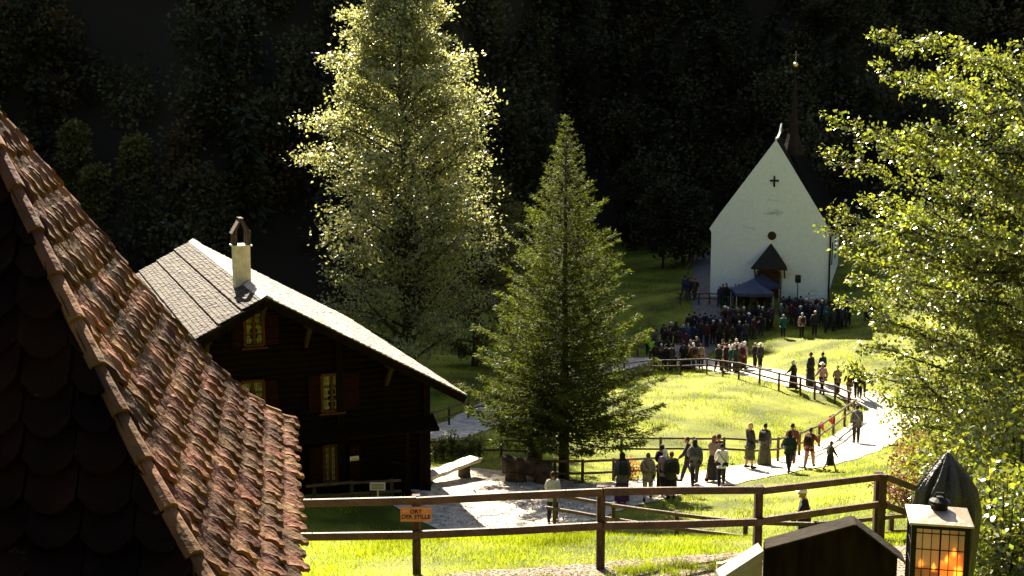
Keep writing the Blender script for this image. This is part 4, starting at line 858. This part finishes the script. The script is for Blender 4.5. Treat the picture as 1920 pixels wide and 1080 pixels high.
p_ = P(1508, 1010, 30); person(0, 0, 1.72, 'walk', 80, 'black', 'black', ('cap', 'white'), 'man in a black jacket and white cap walking left behind the foreground fence', coat=True, pos=(p_.x, p_.y, 0))
# upper path
GU = 'people walking along the upper path'
for a in [(1487,728,1.62,'walk',60,'black','black',('hood','silver'),'person in a black knee-length coat with a pale scarf on the upper path','skirt'),
          (1519,719,1.84,'stand',50,'black','black',('short','dark'),'tall figure in a long black robe on the upper path','robe'),
          (1541,717,1.76,'stand',40,'black','black',('short','dark'),'person in a black suit close behind the long black robe','trousers'),
          (1541,738,1.70,'walk',20,'pink','black',('hat','white'),'person in a pale pink shirt and white hat in front of the black-clad pair','trousers'),
          (1569,740,1.62,'wait',10,'beige','charcoal',('short','dark'),'person in a beige top carrying a dark bundle on the upper path','trousers'),
          (1592,746,1.58,'walk',0,'brown','beige',('long','brown'),'long-haired person in brown nearest the overhanging leaves on the upper path','trousers'),
          (1606,744,1.62,'walk',-10,'black','black',('short','dark'),'person in black beside the long-haired person in brown on the upper path','trousers'),
          (1617,743,1.62,'walk',-15,'charcoal','black',('short','dark'),'person in charcoal rightmost on the upper path, half under the leaves','trousers'),
          (1415,686,1.50,'stand',-60,'black','black',('cap','pale'),'person in black with a pale cap, left of the pair beyond the upper path','trousers'),
          (1425,687,1.50,'stand',30,'charcoal','black',('hat','white'),'person in a charcoal coat and white hat, right of the pair beyond the upper path','trousers')]:
    person(a[0], a[1]+4, a[2], a[3], a[4], a[5], a[6], a[7], a[8], GU, legs=a[9], coat=a[3] == 'stand')
# crowd: zones of (row py, px from, px to, count); every figure its own look
CR = random.Random(21); tops = ['black']*5+['charcoal']*5+['navy']*4+['brown']*2+['olive']*2+['maroon']*2+['grey', 'purple', 'green']; heads = [('short', 'dark')]*7+[('long', 'brown')]*2+[('short', 'brown')]*2+[('short', 'silver'), ('cap', 'white'), ('cap', 'black'), ('hat', 'white'), ('hood', 'charcoal')]
ORD = ['first', 'second', 'third', 'fourth', 'fifth', 'sixth', 'seventh', 'eighth', 'ninth', 'tenth', 'eleventh', 'twelfth', 'thirteenth', 'fourteenth', 'fifteenth', 'sixteenth', 'seventeenth', 'eighteenth']
zones = [('row beside the hi-vis stewards', 660, 1225, 1290, 5, {}), ('back crowd row left of tents', 618, 1352, 1452, 11, {1: ('maroon', ('cap', 'white')), 3: ('purple', ('hat', 'pink'))}),
         ('middle crowd row left of tents', 632, 1285, 1430, 14, {0: ('green', ('short', 'dark')), 2: ('purple', ('short', 'dark')), 5: ('teal', ('short', 'dark')), 12: ('maroon', ('short', 'dark'))}),
         ('front crowd row left of tents', 648, 1238, 1402, 14, {1: ('black', ('cap', 'white')), 3: ('navy', ('short', 'silver')), 4: ('blue', ('short', 'blond')), 6: ('brown', ('short', 'dark')), 8: ('black', ('cap', 'white')), 10: ('maroon', ('short', 'dark'))}),
         ('front row at shaded path fence', 694, 1222, 1318, 9, {4: ('pale', ('short', 'dark')), 7: ('rust', ('long', 'white')), 8: ('beige', ('short', 'dark'))}),
         ('back row at shaded path fence', 684, 1232, 1312, 6, {4: ('brown', ('cap', 'pale')), 5: ('charcoal', ('cap', 'pink'))}),
         ('front row at sunlit path fence', 697, 1340, 1402, 7, {0: ('charcoal', ('short', 'silver')), 1: ('pale', ('long', 'brown')), 3: ('teal', ('short', 'pale')), 4: ('green', ('long', 'brown')), 5: ('red', ('cap', 'pale')), 6: ('pink', ('long', 'white'))}),
         ('back row at sunlit path fence', 686, 1350, 1396, 4, {0: ('maroon', ('short', 'dark')), 1: ('white', ('long', 'brown')), 2: ('pale', ('short', 'silver')), 3: ('pink', ('short', 'rust'))}),
         ('back crowd row right of tents', 600, 1462, 1590, 12, {2: ('maroon', ('short', 'dark')), 5: ('pale', ('short', 'silver')), 10: ('grey', ('short', 'silver'))}),
         ('middle crowd row right of tents', 612, 1458, 1592, 14, {0: ('grey', ('short', 'silver')), 3: ('maroon', ('long', 'dark')), 9: ('teal', ('short', 'dark'))}),
         ('row against white chapel wall', 574, 1343, 1396, 7, {2: ('maroon', ('short', 'dark'))}),
         ('cluster left of the chapel', 562, 1280, 1308, 4, {3: ('brown', ('cap', 'red'))}),
         ('shade under the tents', 588, 1392, 1446, 4, {1: ('grey', ('short', 'silver'))})]
for zi, (zn, py, x0, x1, n, sp_) in enumerate(zones):
    for i in range(n):
        px = x0+(x1-x0)*(i+.5)/n+CR.uniform(-2.2, 2.2); yy = py+CR.uniform(-4, 4); t_, hd_ = CR.choice(tops), CR.choice(heads)
        if i in sp_: t_, hd_ = sp_[i]
        ht = 'white hat' if hd_ == ('hat', 'white') else {'cap': hd_[1]+' cap', 'hood': 'hood up', 'hat': hd_[1]+' hat', 'long': 'long hair', 'short': hd_[1]+' hair'}[hd_[0]]
        person(px, yy, CR.uniform(1.52, 1.76), CR.choice(['stand', 'wait', 'fold', 'stand', 'walk']), CR.uniform(-75, 60) if zi != 10 else CR.uniform(120, 240), t_, CR.choice(['black', 'black', 'charcoal', 'navy', 'brown']), hd_,
               '%s top, %s, %s from left, %s' % (t_, ht, ORD[i], zn), zn, CR.choice([None, None, None, 'backpack']), CR.choice(['trousers']*4+['skirt']), CR.random() < .4)
person(1468, 634, 1.62, 'stand', 10, 'teal', 'black', ('short', 'pale'), 'person in a bright teal jacket, leftmost in the front line right of the tents', 'front line of the crowd right of the tents', None, coat=True)
person(1503, 632, 1.66, 'stand', 5, 'pink', 'black', ('short', 'silver'), 'pale pink jacket with black backpack in the front line right of tents', 'front line of the crowd right of the tents', 'backpack')
person(1527, 631, 1.70, 'stand', -5, 'black', 'black', ('cap', 'white'), 'person in black with a white cap in the front line right of the tents', 'front line of the crowd right of the tents', coat=True)
for k, (x, y_) in enumerate(((1548, 625), (1562, 622), (1577, 617), (1590, 612))):
    person(x, y_, 1.62, 'wait', 20-k*15, ['green', 'charcoal', 'navy', 'black'][k], 'black', ('short', ['brown', 'dark', 'dark', 'silver'][k]), ['dark green', 'charcoal', 'navy', 'black'][k]+' jacket in the front line of the crowd near the chapel corner', 'front line of the crowd right of the tents')
person(1624, 602, 1.6, 'stand', 20, 'navy', 'black', ('short', 'dark'), 'dark blue jacket, left of the lone pair beside the overhanging leaves')
person(1631, 600, 1.6, 'stand', -20, 'charcoal', 'navy', ('short', 'dark'), 'charcoal jacket, right of the lone pair beside the overhanging leaves')
person(1515, 590, 1.66, 'stand', 170, 'pale', 'charcoal', ('short', 'silver'), 'speaker in a pale top facing the crowd near the loudspeaker')
def vest(o):
    return o
person(1215, 668, 1.62, 'stand', -20, 'black', 'black', ('short', 'dark'), 'steward in a black coat with a yellow-green hi-vis backpack cover at the crowd edge', None, 'backpack', bagc='yellow', coat=True)
person(1222, 676, 1.45, 'walk', -15, 'yellow', 'black', ('short', 'dark'), 'steward in a full yellow-green hi-vis jacket at the crowd edge')
# ------------------------------------------------------------------ vegetation
NR = np.random.default_rng(7)
def add_wood(mb, name, m, parent): return mb.build(name, m, parent, smooth=True)
M_trunk = mat('tree_bark', (.035, .028, .018), .9, .4, 3, bump=.8, stretch=(3, 3, .6))
def broadleaf(loc, H, env, label, nl=60, leaf=.14, per=420, M=None, base=.12, cat='tree', rng=NR, cone=.55, name='broadleaf_tree', trunk=.3, group=None, side=None, M2=None, tipdroop=.0, clump=.5, lean=(0, 0), subn=7):
    o = empty(name, loc); tag(o, label, cat, group); wd = MB(); pts = []; drs = []
    tp = [Vector((lean[0]*t+.15*math.sin(t*5)*H/20, lean[1]*t+.1*math.cos(t*4)*H/20, H*t-.3)) for t in np.linspace(0, .97, 12)]
    wd.tube(tp, [trunk*(1-.93*t)*(1.35 if t < .03 else 1) for t in np.linspace(0, 1, 12)], 8)
    for i in range(nl):
        t = base+(1-base)*((i+rng.random()*.7)/nl)**.85; t = min(t, .97); az = i*2.39996+rng.uniform(-.3, .3)
        if side is not None: az = side[0]+rng.uniform(-side[1], side[1])
        L = env(t)*rng.uniform(.62, 1.06); k = t/.97*11; a = tp[min(10, int(k))].lerp(tp[min(11, int(k)+1)], k-int(k))
        el = cone*(1-.35*rng.random()); d = Vector((math.cos(az)*math.cos(el), math.sin(az)*math.cos(el), math.sin(el)))
        P_ = [a]; n = 6
        for j in range(n): d = (d+Vector((0, 0, -.06-tipdroop))+Vector(rng.normal(size=3)*.09)).normalized(); P_.append(P_[-1]+d*L/n)
        wd.tube(P_, [trunk*.32*(1-t*.6)*(1-j/(n+.5))+.012 for j in range(n+1)], 5)
        for j in range(subn):
            s_ = .28+.72*(j+rng.random()*.6)/subn; s_ = min(s_, 1); kk = s_*n; b = P_[min(n-1, int(kk))].lerp(P_[min(n, int(kk)+1)], kk-int(kk)); sd = Vector(rng.normal(size=3)); sd.z = abs(sd.z)*.45-.15
            dd = (d*.9+sd.normalized()).normalized(); l2 = L*.28*rng.uniform(.5, 1.2)*(1.2-.6*s_); e = b+dd*l2; wd.tube([b, (b+e)/2+Vector((0, 0, .03*l2)), e], [.02, .014, .006], 4)
            c = int(per/subn); u = rng.random((c, 1)); pts.append(np.array(b)+(np.array(e-b))*u*1.08+rng.normal(size=(c, 3))*clump*(.35+.3*l2)*np.array([1, 1, .7])); drs.append(np.repeat(np.array([dd]), c, 0))
    Pn = np.concatenate(pts); D = np.concatenate(drs)
    add_wood(wd, 'trunk', M_trunk, o)
    npmesh('crown', leafquads(Pn, leaf, rng, D, 1.0, .62, .25, .5), 4, M, o)
    return o
M_leafbig = mat('backlit_pale_leaves', (.17, .18, .095), .38, .3, 1.2, spec=.7, trans=.45, tcol=(2.3, 2.2, 1.3), hue=.4)
M_leafbr = mat('bright_yellow_green_leaves', (.09, .108, .026), .30, .4, 1.0, spec=.9, trans=.40, tcol=(2.4, 2.3, .8), hue=.6)
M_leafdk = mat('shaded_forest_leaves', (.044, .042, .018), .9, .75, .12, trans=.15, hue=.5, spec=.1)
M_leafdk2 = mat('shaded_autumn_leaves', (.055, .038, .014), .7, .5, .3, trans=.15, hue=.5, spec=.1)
M_brown = mat('dry_brown_leaves', (.20, .10, .035), .6, .4, 2, trans=.3, hue=.4)
M_ndl = mat('spruce_needles', (.026, .036, .006), .6, .35, 1.2, spec=.12, trans=.34, tcol=(4.0, 3.7, .8), hue=.4)
M_autumn = mat('dim_yellowish_leaves', (.11, .10, .025), .7, .4, .5, trans=.3, hue=.4, spec=.1); M_dimgreen = mat('dim_olive_leaves', (.085, .085, .030), .6, .4, .8, trans=.4, tcol=(1.8, 1.7, .7), hue=.4, spec=.2)
M_fir = mat('dark_conifer_needles', (.018, .020, .009), .8, .5, .4, hue=.4, spec=.1)
# the tall sunlit broadleaf tree behind the house
bt_ = P(760, 720, 70); bz = gz(bt_.x, bt_.y); Ht = P(752, -60, 70).z-bz
def env_big(t):
    return float(np.interp(t, [0, .12, .3, .45, .58, .70, .82, .93, 1], [4.0, 5.4, 6.1, 6.0, 5.4, 4.5, 3.4, 2.5, 1.2]))
broadleaf((bt_.x, bt_.y, bz), Ht, env_big, 'very tall broadleaf tree with pale sunlit upper crown behind the log house', nl=165, leaf=.18, per=470, M=M_leafbig, base=.05, trunk=.30, cone=.9, clump=.55, subn=12, tipdroop=.02)
b2 = P(890, 700, 79); broadleaf((b2.x, b2.y, gz(b2.x, b2.y)), 12.5, lambda t: 3.9*math.sin(min(1, t*1.05)*math.pi)**.6+.3, 'rounder broadleaf tree with hazy dim crown right of the tallest tree', nl=60, leaf=.20, per=300, M=M_dimgreen, base=.04, clump=.5, subn=10, trunk=.2)
# spruces
def spruce(loc, H, Rb, label, whorls=44, M=M_ndl, dens=1.0, rng=NR, name='spruce_tree', group=None, twig=.20, base=.06, wide=None):
    o = empty(name, loc); tag(o, label, 'tree', group); wd = MB(); wd.tube([(0, 0, -.3), (0, 0, H*.1), (0, .02, H*.5), (0, 0, H*.99)], [H*.017, H*.0135, H*.008, .012], 9); T = []; Dn = []; SZ = []
    for wI in range(whorls):
        t = base+(1-base)*(wI/whorls)**.92; z = H*t; Rm = Rb*(wide(t) if wide else ((1-t)**.82))+.05; nb = max(4, int((9-4*t)*dens))
        for b in range(nb):
            az = b*2*math.pi/nb+wI*1.1+rng.uniform(-.25, .25); L = Rm*rng.uniform(.62, 1.05)*(1+.14*math.sin(wI*1.9+az*1.5)+.12*math.sin(az*2+1)); drp = -.30+.75*t
            P_ = []; n = 5
            for j in range(n+1):
                s_ = j/n; P_.append(Vector((math.cos(az)*L*s_, math.sin(az)*L*s_, z+drp*L*s_*.55+.30*L*s_*s_*(1-.4*t))))
            wd.tube(P_, [.028*(1-t*.6)*(1-.85*j/n)+.004 for j in range(n+1)], 4, cap=False)
            ax = np.array([math.cos(az), math.sin(az), .1]); sd = np.array([-math.sin(az), math.cos(az), 0]); m = int(max(10, L*62*dens)); s_ = rng.random(m)**.75*.96+.06
            A = np.array([P_[min(n, int(q*n))].lerp(P_[min(n, int(q*n)+1)], q*n-int(q*n)) for q in np.clip(s_, 0, .999)]); sg = np.sign(rng.random(m)-.5)
            sp_ = (.16*(1.04-t)+.30*L*(1-s_))*rng.random(m)*.8; hang = rng.random(m)
            A = A+sd*(sg*sp_)[:, None]+ax*(sp_*.5)[:, None]+np.array([0, 0, -1.])*(hang*sp_*.35)[:, None]+rng.normal(size=(m, 3))*.03
            T.append(A); SZ.append(np.full(m, 1-.6*t)); Dn.append(ax*.8+sd*(sg*.7)[:, None]+np.array([0, 0, -.25+.45*t]))
    A = np.concatenate(T); D = np.concatenate(Dn); SZ = np.concatenate(SZ); add_wood(wd, 'trunk', M_trunk, o)
    V = leafquads(A, twig*SZ, rng, D, .40, .22, .05, .2); V2 = leafquads(A+rng.normal(size=A.shape)*.05, twig*.8*SZ, rng, D, .8, .25, .1, 0)
    npmesh('needle_crown', np.concatenate([V, V2]), 4, M, o); return o
g = G(1057, 898, 27); Hs = P(1062, 208, g.y).z-g.z
spruce((g.x, g.y, gz(g.x, g.y)), Hs, 3.25, 'tall full spruce in the middle with sunlit rim above the benches', whorls=46, dens=1.2, base=.11, wide=lambda t: float(np.interp(t, [0, .1, .25, .4, .6, .8, 1], [.88, 1.0, .97, .80, .54, .26, .0])))
g2 = G(1003, 884, 27); spruce((g2.x-.1, g2.y, gz(g2.x, g2.y)), 5.2, 2.0, 'smaller spruce with thick trunk merging into the left skirt of the tall spruce', whorls=22, dens=1.1, base=.34)
tk = MB(); tk.lathe([(.36, -.2), (.30, .3), (.25, 1.0), (.22, 1.7)], n=12, wob=lambda i, k: .05*math.sin(k*2.2)); ob = tk.build('tree_stump', M_trunk, None, (g2.x+.0, g2.y-.25, gz(g2.x, g2.y)), smooth=True); tag(ob, 'thick bare trunk stub standing left of the spruce trunk', 'stump')
# the near bright tree on the right: trunk outside the frame, limbs reaching in
rt = P(2050, 900, 23); rz_ = gz(rt.x, rt.y)
o = empty('leafy_tree', (rt.x, rt.y, rz_)); tag(o, 'near tree on the right with bright yellow-green leaves reaching over the path', 'tree'); wd = MB(); pts = []; drs = []
wd.tube([(0, 0, -.3), (.1, 0, 2), (.0, .1, 5), (.1, .1, 9), (.2, 0, 13)], [.26, .22, .17, .12, .03], 9)
R8 = np.random.default_rng(12)
tips = [(1640,62,22),(1650,125,23),(1735,75,24),(1800,110,22),(1560,220,22),(1552,290,23),(1700,150,22),(1640,250,21),(1780,160,20),(1565,395,22),(1545,425,23),(1620,370,21),(1690,300,24),(1580,470,22),(1600,520,23),(1655,450,21),
        (1570,560,24),(1690,575,22),(1640,600,21),(1620,650,23),(1590,690,22),(1660,700,21),(1700,740,22),(1640,735,23.5),(1720,660,20),(1745,560,21),(1760,420,22),(1780,300,20),(1800,220,23),(1840,340,21),(1860,480,22),
        (1830,610,21),(1870,700,22),(1790,760,21),(1740,800,22),(1810,830,21),(1880,800,20),(1900,560,20),(1900,400,24),(1900,250,20),(1750,500,24),(1700,400,20),(1720,240,21),(1820,540,24),(1680,520,20),(1770,660,23),(1850,760,23),(1760,350,23),(1830,430,20),
        (1700,620,23.5),(1790,700,20),(1660,380,23),(1740,150,23),(1880,330,22),(1900,660,23),(1710,470,22),(1650,545,22.5),(1800,590,22),(1740,720,23)]
for tI, (px, py, Y) in enumerate(tips):
    tip = Vector(P(px, py, Y))-o.location; zt4 = max(.8, min(12, tip.z-.30*abs(tip.x)-R8.uniform(0, .6))); a = Vector((.05, .05, zt4)); n = 8; P_ = []
    for j in range(n+1):
        s_ = j/n; q = a.lerp(tip, s_); q.z += math.sin(s_*math.pi)*(-.10+.3*R8.random())*1.0; q += Vector(R8.normal(size=3)*.07*(1 if 0 < j < n else 0)); P_.append(q)
    L = (tip-a).length; wd.tube(P_, [.05*(1-j/n)+.008 for j in range(n+1)], 5, cap=False)
    ns = int(L*13)
    for j in range(ns):
        s_ = .15+.85*(j+R8.random())/ns; s_ = min(.999, s_); kk = s_*n; b = P_[int(kk)].lerp(P_[int(kk)+1], kk-int(kk)); d = (P_[min(n, int(kk)+1)]-P_[int(kk)]).normalized(); sd = Vector(R8.normal(size=3)); dd = (d*.9+sd.normalized()*.8).normalized()
        l2 = (.16+.55*(1-s_)**.6)*R8.uniform(.5, 1.1); e = b+dd*l2; wd.tube([b, e], [.008, .003], 3, cap=False); c = int(12+36*l2); u = R8.random((c, 1)); pts.append(np.array(b)+np.array(e-b)*u+R8.normal(size=(c, 3))*.055); drs.append(np.repeat(np.array([dd]), c, 0))
add_wood(wd, 'trunk', M_trunk, o); Pn = np.concatenate(pts); D = np.concatenate(drs); npmesh('crown', leafquads(Pn, .062, R8, D, .9, .75, .15, .6), 4, M_leafbr, o)
print('near leaves', len(Pn))
# bushes
def bush(loc, rx, ry, rz, n, leaf, M, label, name='leafy_bush', rng=NR, group=None, cat='bush'):
    o = empty(name, loc); tag(o, label, cat, group); wd = MB(); P0 = []
    for k in range(int(14)):
        a = rng.random()*6.28; e = Vector((math.cos(a)*rx*.8*rng.random(), math.sin(a)*ry*.8*rng.random(), rz*rng.uniform(.6, 1.1))); wd.tube([(0, 0, -.1), e*.5+Vector((0, 0, .1*rz)), e], [.025, .015, .005], 4)
    add_wood(wd, 'stems', M_trunk, o); u = unit(rng.normal(size=(n, 3))); r = rng.random((n, 1))**.45; cl = 1+.25*np.sin(u[:, :1]*7+1)*np.sin(u[:, 1:2]*6)*np.cos(u[:, 2:]*5)
    p = u*r*cl*np.array([rx, ry, rz*.55])+np.array([0, 0, rz*.5]); npmesh('foliage', leafquads(p, leaf, rng, u, 1.0, .7, .1, .4), 4, M, o); return o
for k, (px, py, Y, rx, ry, rz, n, lf, M, lb) in enumerate([
    (1880, 1120, 15.5, 1.05, 1.0, 2.2, 9000, .075, M_leafbr, 'dense bright leafy bush filling the lower right corner'), (1905, 960, 19, 1.25, 1.2, 2.9, 9000, .08, M_leafbr, 'leafy bush right of the peaked parasol'),
    (1745, 905, 40, 1.3, 1.2, 1.7, 3000, .11, M_brown, 'reddish brown withered bush between the bank and the parasol'), (1700, 930, 38, 1.0, 1.0, .9, 1800, .10, M_brown, 'low brown bramble patch left of the withered bush'),
    (1840, 880, 26, 1.6, 1.4, 2.6, 8000, .09, M_leafbr, 'sunlit bush under the overhanging tree'), (1770, 780, 48, 2.2, 1.6, 3.0, 6000, .13, M_leafbr, 'bush on the bank right of the path bend')]):
    p = P(px, py, Y); z = gz(p.x, p.y); bush((p.x, p.y, z if Y > 21 else min(z, p.z)), rx, ry, rz if Y > 21 else max(rz, P(px, py-220, Y).z-z), n, lf, M, lb)
for k, px in enumerate((812, 828, 845, 862, 880, 897)):
    g = G(px, 872, 27); bush((g.x, g.y+1.3, gz(g.x, g.y+1.3)), .30, .3, .75+.2*(k % 3), 420, .09, M_leafbr, ['leftmost', 'second', 'third', 'fourth', 'fifth', 'rightmost'][k]+' leafy weed clump at the fence between porch and spruce', 'flowering_weed', cat='plant', group='weeds along the fence by the house')
g = G(1180, 905, 27); bush((g.x, g.y+.8, gz(g.x, g.y+.8)), .5, .35, .8, 500, .09, mat('orange_autumn_leaves', (.5, .22, .03), .5, .3, 4, trans=.4, hue=.3), 'orange autumn shrub behind the leftmost path walkers', 'autumn_shrub')
# forest on the far slope
def forest(name, n, rng, xr, tr, M, conif, hr, label=None):
    V = []
    for i in range(n):
        x = rng.uniform(*xr); tm = float(ridge(x)-7)/1.5+2; t = tr[0]+(min(tr[1], tm)-tr[0])*rng.random(); y = float(hillbase(x))+t; z = gz(x, y)-.4; h = rng.uniform(*hr)
        if conif:
            m = 300; s_ = rng.random(m)**.7; a = rng.random(m)*6.283; r = (1-s_)*h*.20*(.5+.6*rng.random(m)); p = np.c_[np.cos(a)*r, np.sin(a)*r, s_*h+.3]+[x, y, z]; d = np.c_[np.cos(a), np.sin(a), np.full(m, -.25)]; V.append(leafquads(p, h*.10, rng, d, .3, .45, .1, .3))
        else:
            m = 640; u = unit(rng.normal(size=(m, 3))); r = rng.random((m, 1))**.4; k = rng.uniform(3, 7, 3); cl = 1+.35*np.sin(u[:, :1]*k[0])*np.sin(u[:, 1:2]*k[1]+1)+.2*np.sin(u[:, 2:]*k[2]); p = u*r*cl*np.array([h*.30, h*.30, h*.42])+[x, y, z+h*.52]; V.append(leafquads(p, .40, rng, u, .9, .7, .1, .3))
            tt = np.array([[[x-.12, y, z], [x+.12, y, z], [x+.05, y, z+h*.6], [x-.05, y, z+h*.6]]]); V.append(tt)
    return npmesh(name, np.concatenate(V), 4, M)
fr = np.random.default_rng(3)
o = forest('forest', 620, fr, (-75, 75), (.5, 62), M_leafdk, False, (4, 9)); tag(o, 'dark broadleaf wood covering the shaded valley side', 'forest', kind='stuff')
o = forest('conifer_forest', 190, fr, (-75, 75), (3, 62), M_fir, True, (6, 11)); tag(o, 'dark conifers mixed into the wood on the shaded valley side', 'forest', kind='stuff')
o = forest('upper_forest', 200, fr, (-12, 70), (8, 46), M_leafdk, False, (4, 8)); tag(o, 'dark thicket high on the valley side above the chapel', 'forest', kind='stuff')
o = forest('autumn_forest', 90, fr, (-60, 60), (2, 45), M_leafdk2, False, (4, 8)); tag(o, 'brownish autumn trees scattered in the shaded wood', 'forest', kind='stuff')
dist = [(150, 290, 'yellowish slender tree high on the dark slope above the tiled roof'), (262, 285, 'small yellow-green tree on the dark slope left of the chimney'), (190, 330, 'dim yellow-green tree standing below the slender one on the dark slope'), (1165, 250, 'brownish rounded tree on the dark slope above the spruce tip'), (1000, 300, 'dim tree on the slope between the tall tree and the spruce'),
        (1240, 440, 'dark bushy tree at the forest edge above the meadow'), (1190, 400, 'dark tree at the forest edge left of the meadow top'), (1290, 430, 'dark tree at the forest edge nearest the chapel')]
for k, (px, py, lb) in enumerate(dist):
    g = G(px, py+60, 80, 220)
    broadleaf((g.x, g.y-1, gz(g.x, g.y-1)), (6.5, 5, 4.5, 7, 7, 8, 9, 7)[k], (lambda t: 1.1*math.sin(min(1, t)*math.pi)**.5+.2) if k < 3 else (lambda t: 2.6*math.sin(min(1, t*1.02)*math.pi)**.6+.3), lb, nl=26, leaf=.34, per=130, M=[M_autumn, M_autumn, M_autumn, M_leafdk2, M_leafdk, M_leafdk, M_leafdk, M_leafdk][k], trunk=.13, clump=.7, group='trees on the dark slope', rng=fr, subn=5)
# unseen wood added behind the viewpoint to block sky light
V = []
for i in range(160):
    x = fr.uniform(-60, 60); y = fr.uniform(-70, -12); z = gz(x, y)-.5; h = fr.uniform(8, 16); m = 160; u = unit(fr.normal(size=(m, 3))); r = fr.random((m, 1))**.4; V.append(leafquads(u*r*np.array([h*.3, h*.3, h*.42])+[x, y, z+h*.5], 1.3, fr, u, .9, .8, .1, .3))
o = npmesh('sky_block_forest', np.concatenate(V), 4, M_leafdk); tag(o, 'unseen wood added behind the viewpoint to block the sky', 'forest', kind='stuff')
# ------------------------------------------------------------------ grass
M_grass = mat('grass_blades', (.14, .165, .012), .45, .5, .5, spec=.35, trans=.45, tcol=(1.9, 2.0, .55), hue=.45)
def onpath(x, y):
    m = np.zeros(len(x), bool); _jit = .72+.4*NR.random(len(x))
    for cl in PATHPOLY:
        for i in range(0, len(cl), 2): m |= (x-cl[i, 0])**2+(y-cl[i, 1])**2 < (cl[i, 2]*.5)**2*_jit
    return m
def grass(name, n, Yr, size, rng, wd=.10, label='', margin=1.08, pw=1.5, bushy=1.0):
    y = Yr[0]+(Yr[1]-Yr[0])*rng.random(n)**pw; x = (rng.random(n)*2-1)*y*.384*margin+0; k = ~onpath(x, y) & (y < hillbase(x)-1); x, y = x[k], y[k]
    cl = np.sin(x*1.9+y*.7)*np.sin(y*1.6-x*.5)+np.sin(x*.6-1)*np.sin(y*.45); k = rng.random(len(x)) < .35+.35*(cl+1); x, y, cl = x[k], y[k], cl[k]
    z = gb(x, y); m = len(x); s = size*(.5+.9*rng.random(m))*(1+.35*cl)*(y/Yr[0])**.35; a = rng.random(m)*6.283; ln_ = rng.normal(size=(m, 2))*.35
    b = np.c_[x, y, z-.01]; t = b+np.c_[ln_*s[:, None], s]; w_ = (size*wd*(y/Yr[0])**.5)[:, None]*np.c_[np.cos(a), np.sin(a), np.zeros(m)]
    o = npmesh(name, np.stack([b-w_, b+w_, t], 1), 3, M_grass); tag(o, label, 'grass', kind='stuff'); print(name, m)
grass('foreground_grass', 150000, (16.5, 27), .075, np.random.default_rng(1), .09, 'short bright grass on the bank behind the foreground fence', pw=1.1)
grass('meadow_grass', 150000, (27, 62), .09, np.random.default_rng(2), .12, 'sunlit grass on the meadow between the path loops', pw=1.3)
grass('upper_meadow_grass', 120000, (60, 128), .13, np.random.default_rng(4), .13, 'grass on the upper meadow round the chapel', pw=1.2)
# taller tufts along the front fence and path edge
r5 = np.random.default_rng(9); V = []
for i in range(420):
    px = r5.uniform(560, 1400); gq = P(px, 1000, 18.4+r5.normal()*.22+(.9 if px > 1150 else 0)); x, y = gq.x, gq.y; m = 26; h = r5.uniform(.06, .22); a = r5.random(m)*6.283; bb = np.c_[x+r5.normal(size=m)*.05, y+r5.normal(size=m)*.05, np.full(m, 0)]; bb[:, 2] = gb(bb[:, 0], bb[:, 1])-.01
    t = bb+np.c_[r5.normal(size=(m, 2))*h*.45, h*(.6+.5*r5.random(m))]; w_ = .006*np.c_[np.cos(a), np.sin(a), np.zeros(m)]; V.append(np.stack([bb-w_, bb+w_, t], 1))
o = npmesh('grass_tufts', np.concatenate(V), 3, M_grass); tag(o, 'ragged taller grass along the edge of the foreground gravel', 'grass', kind='stuff')
# fallen leaves and pebbles on the pale forecourt
V = []; m = 1500; xx = []; 
for i in range(m):
    gq = P(r5.uniform(800, 1120), 0, 42); y = r5.uniform(38.5, 47); x = gq.x/42*y; V.append((x, y))
V = np.array(V); b = np.c_[V, gb(V[:, 0], V[:, 1])+.06]; o = npmesh('fallen_leaves', leafquads(b, .07, r5, None, 1, .7, 0, 3)*np.array([1, 1, 1]), 4, M_brown); tag(o, 'dry leaves scattered over the pale forecourt', 'leaves', kind='stuff')
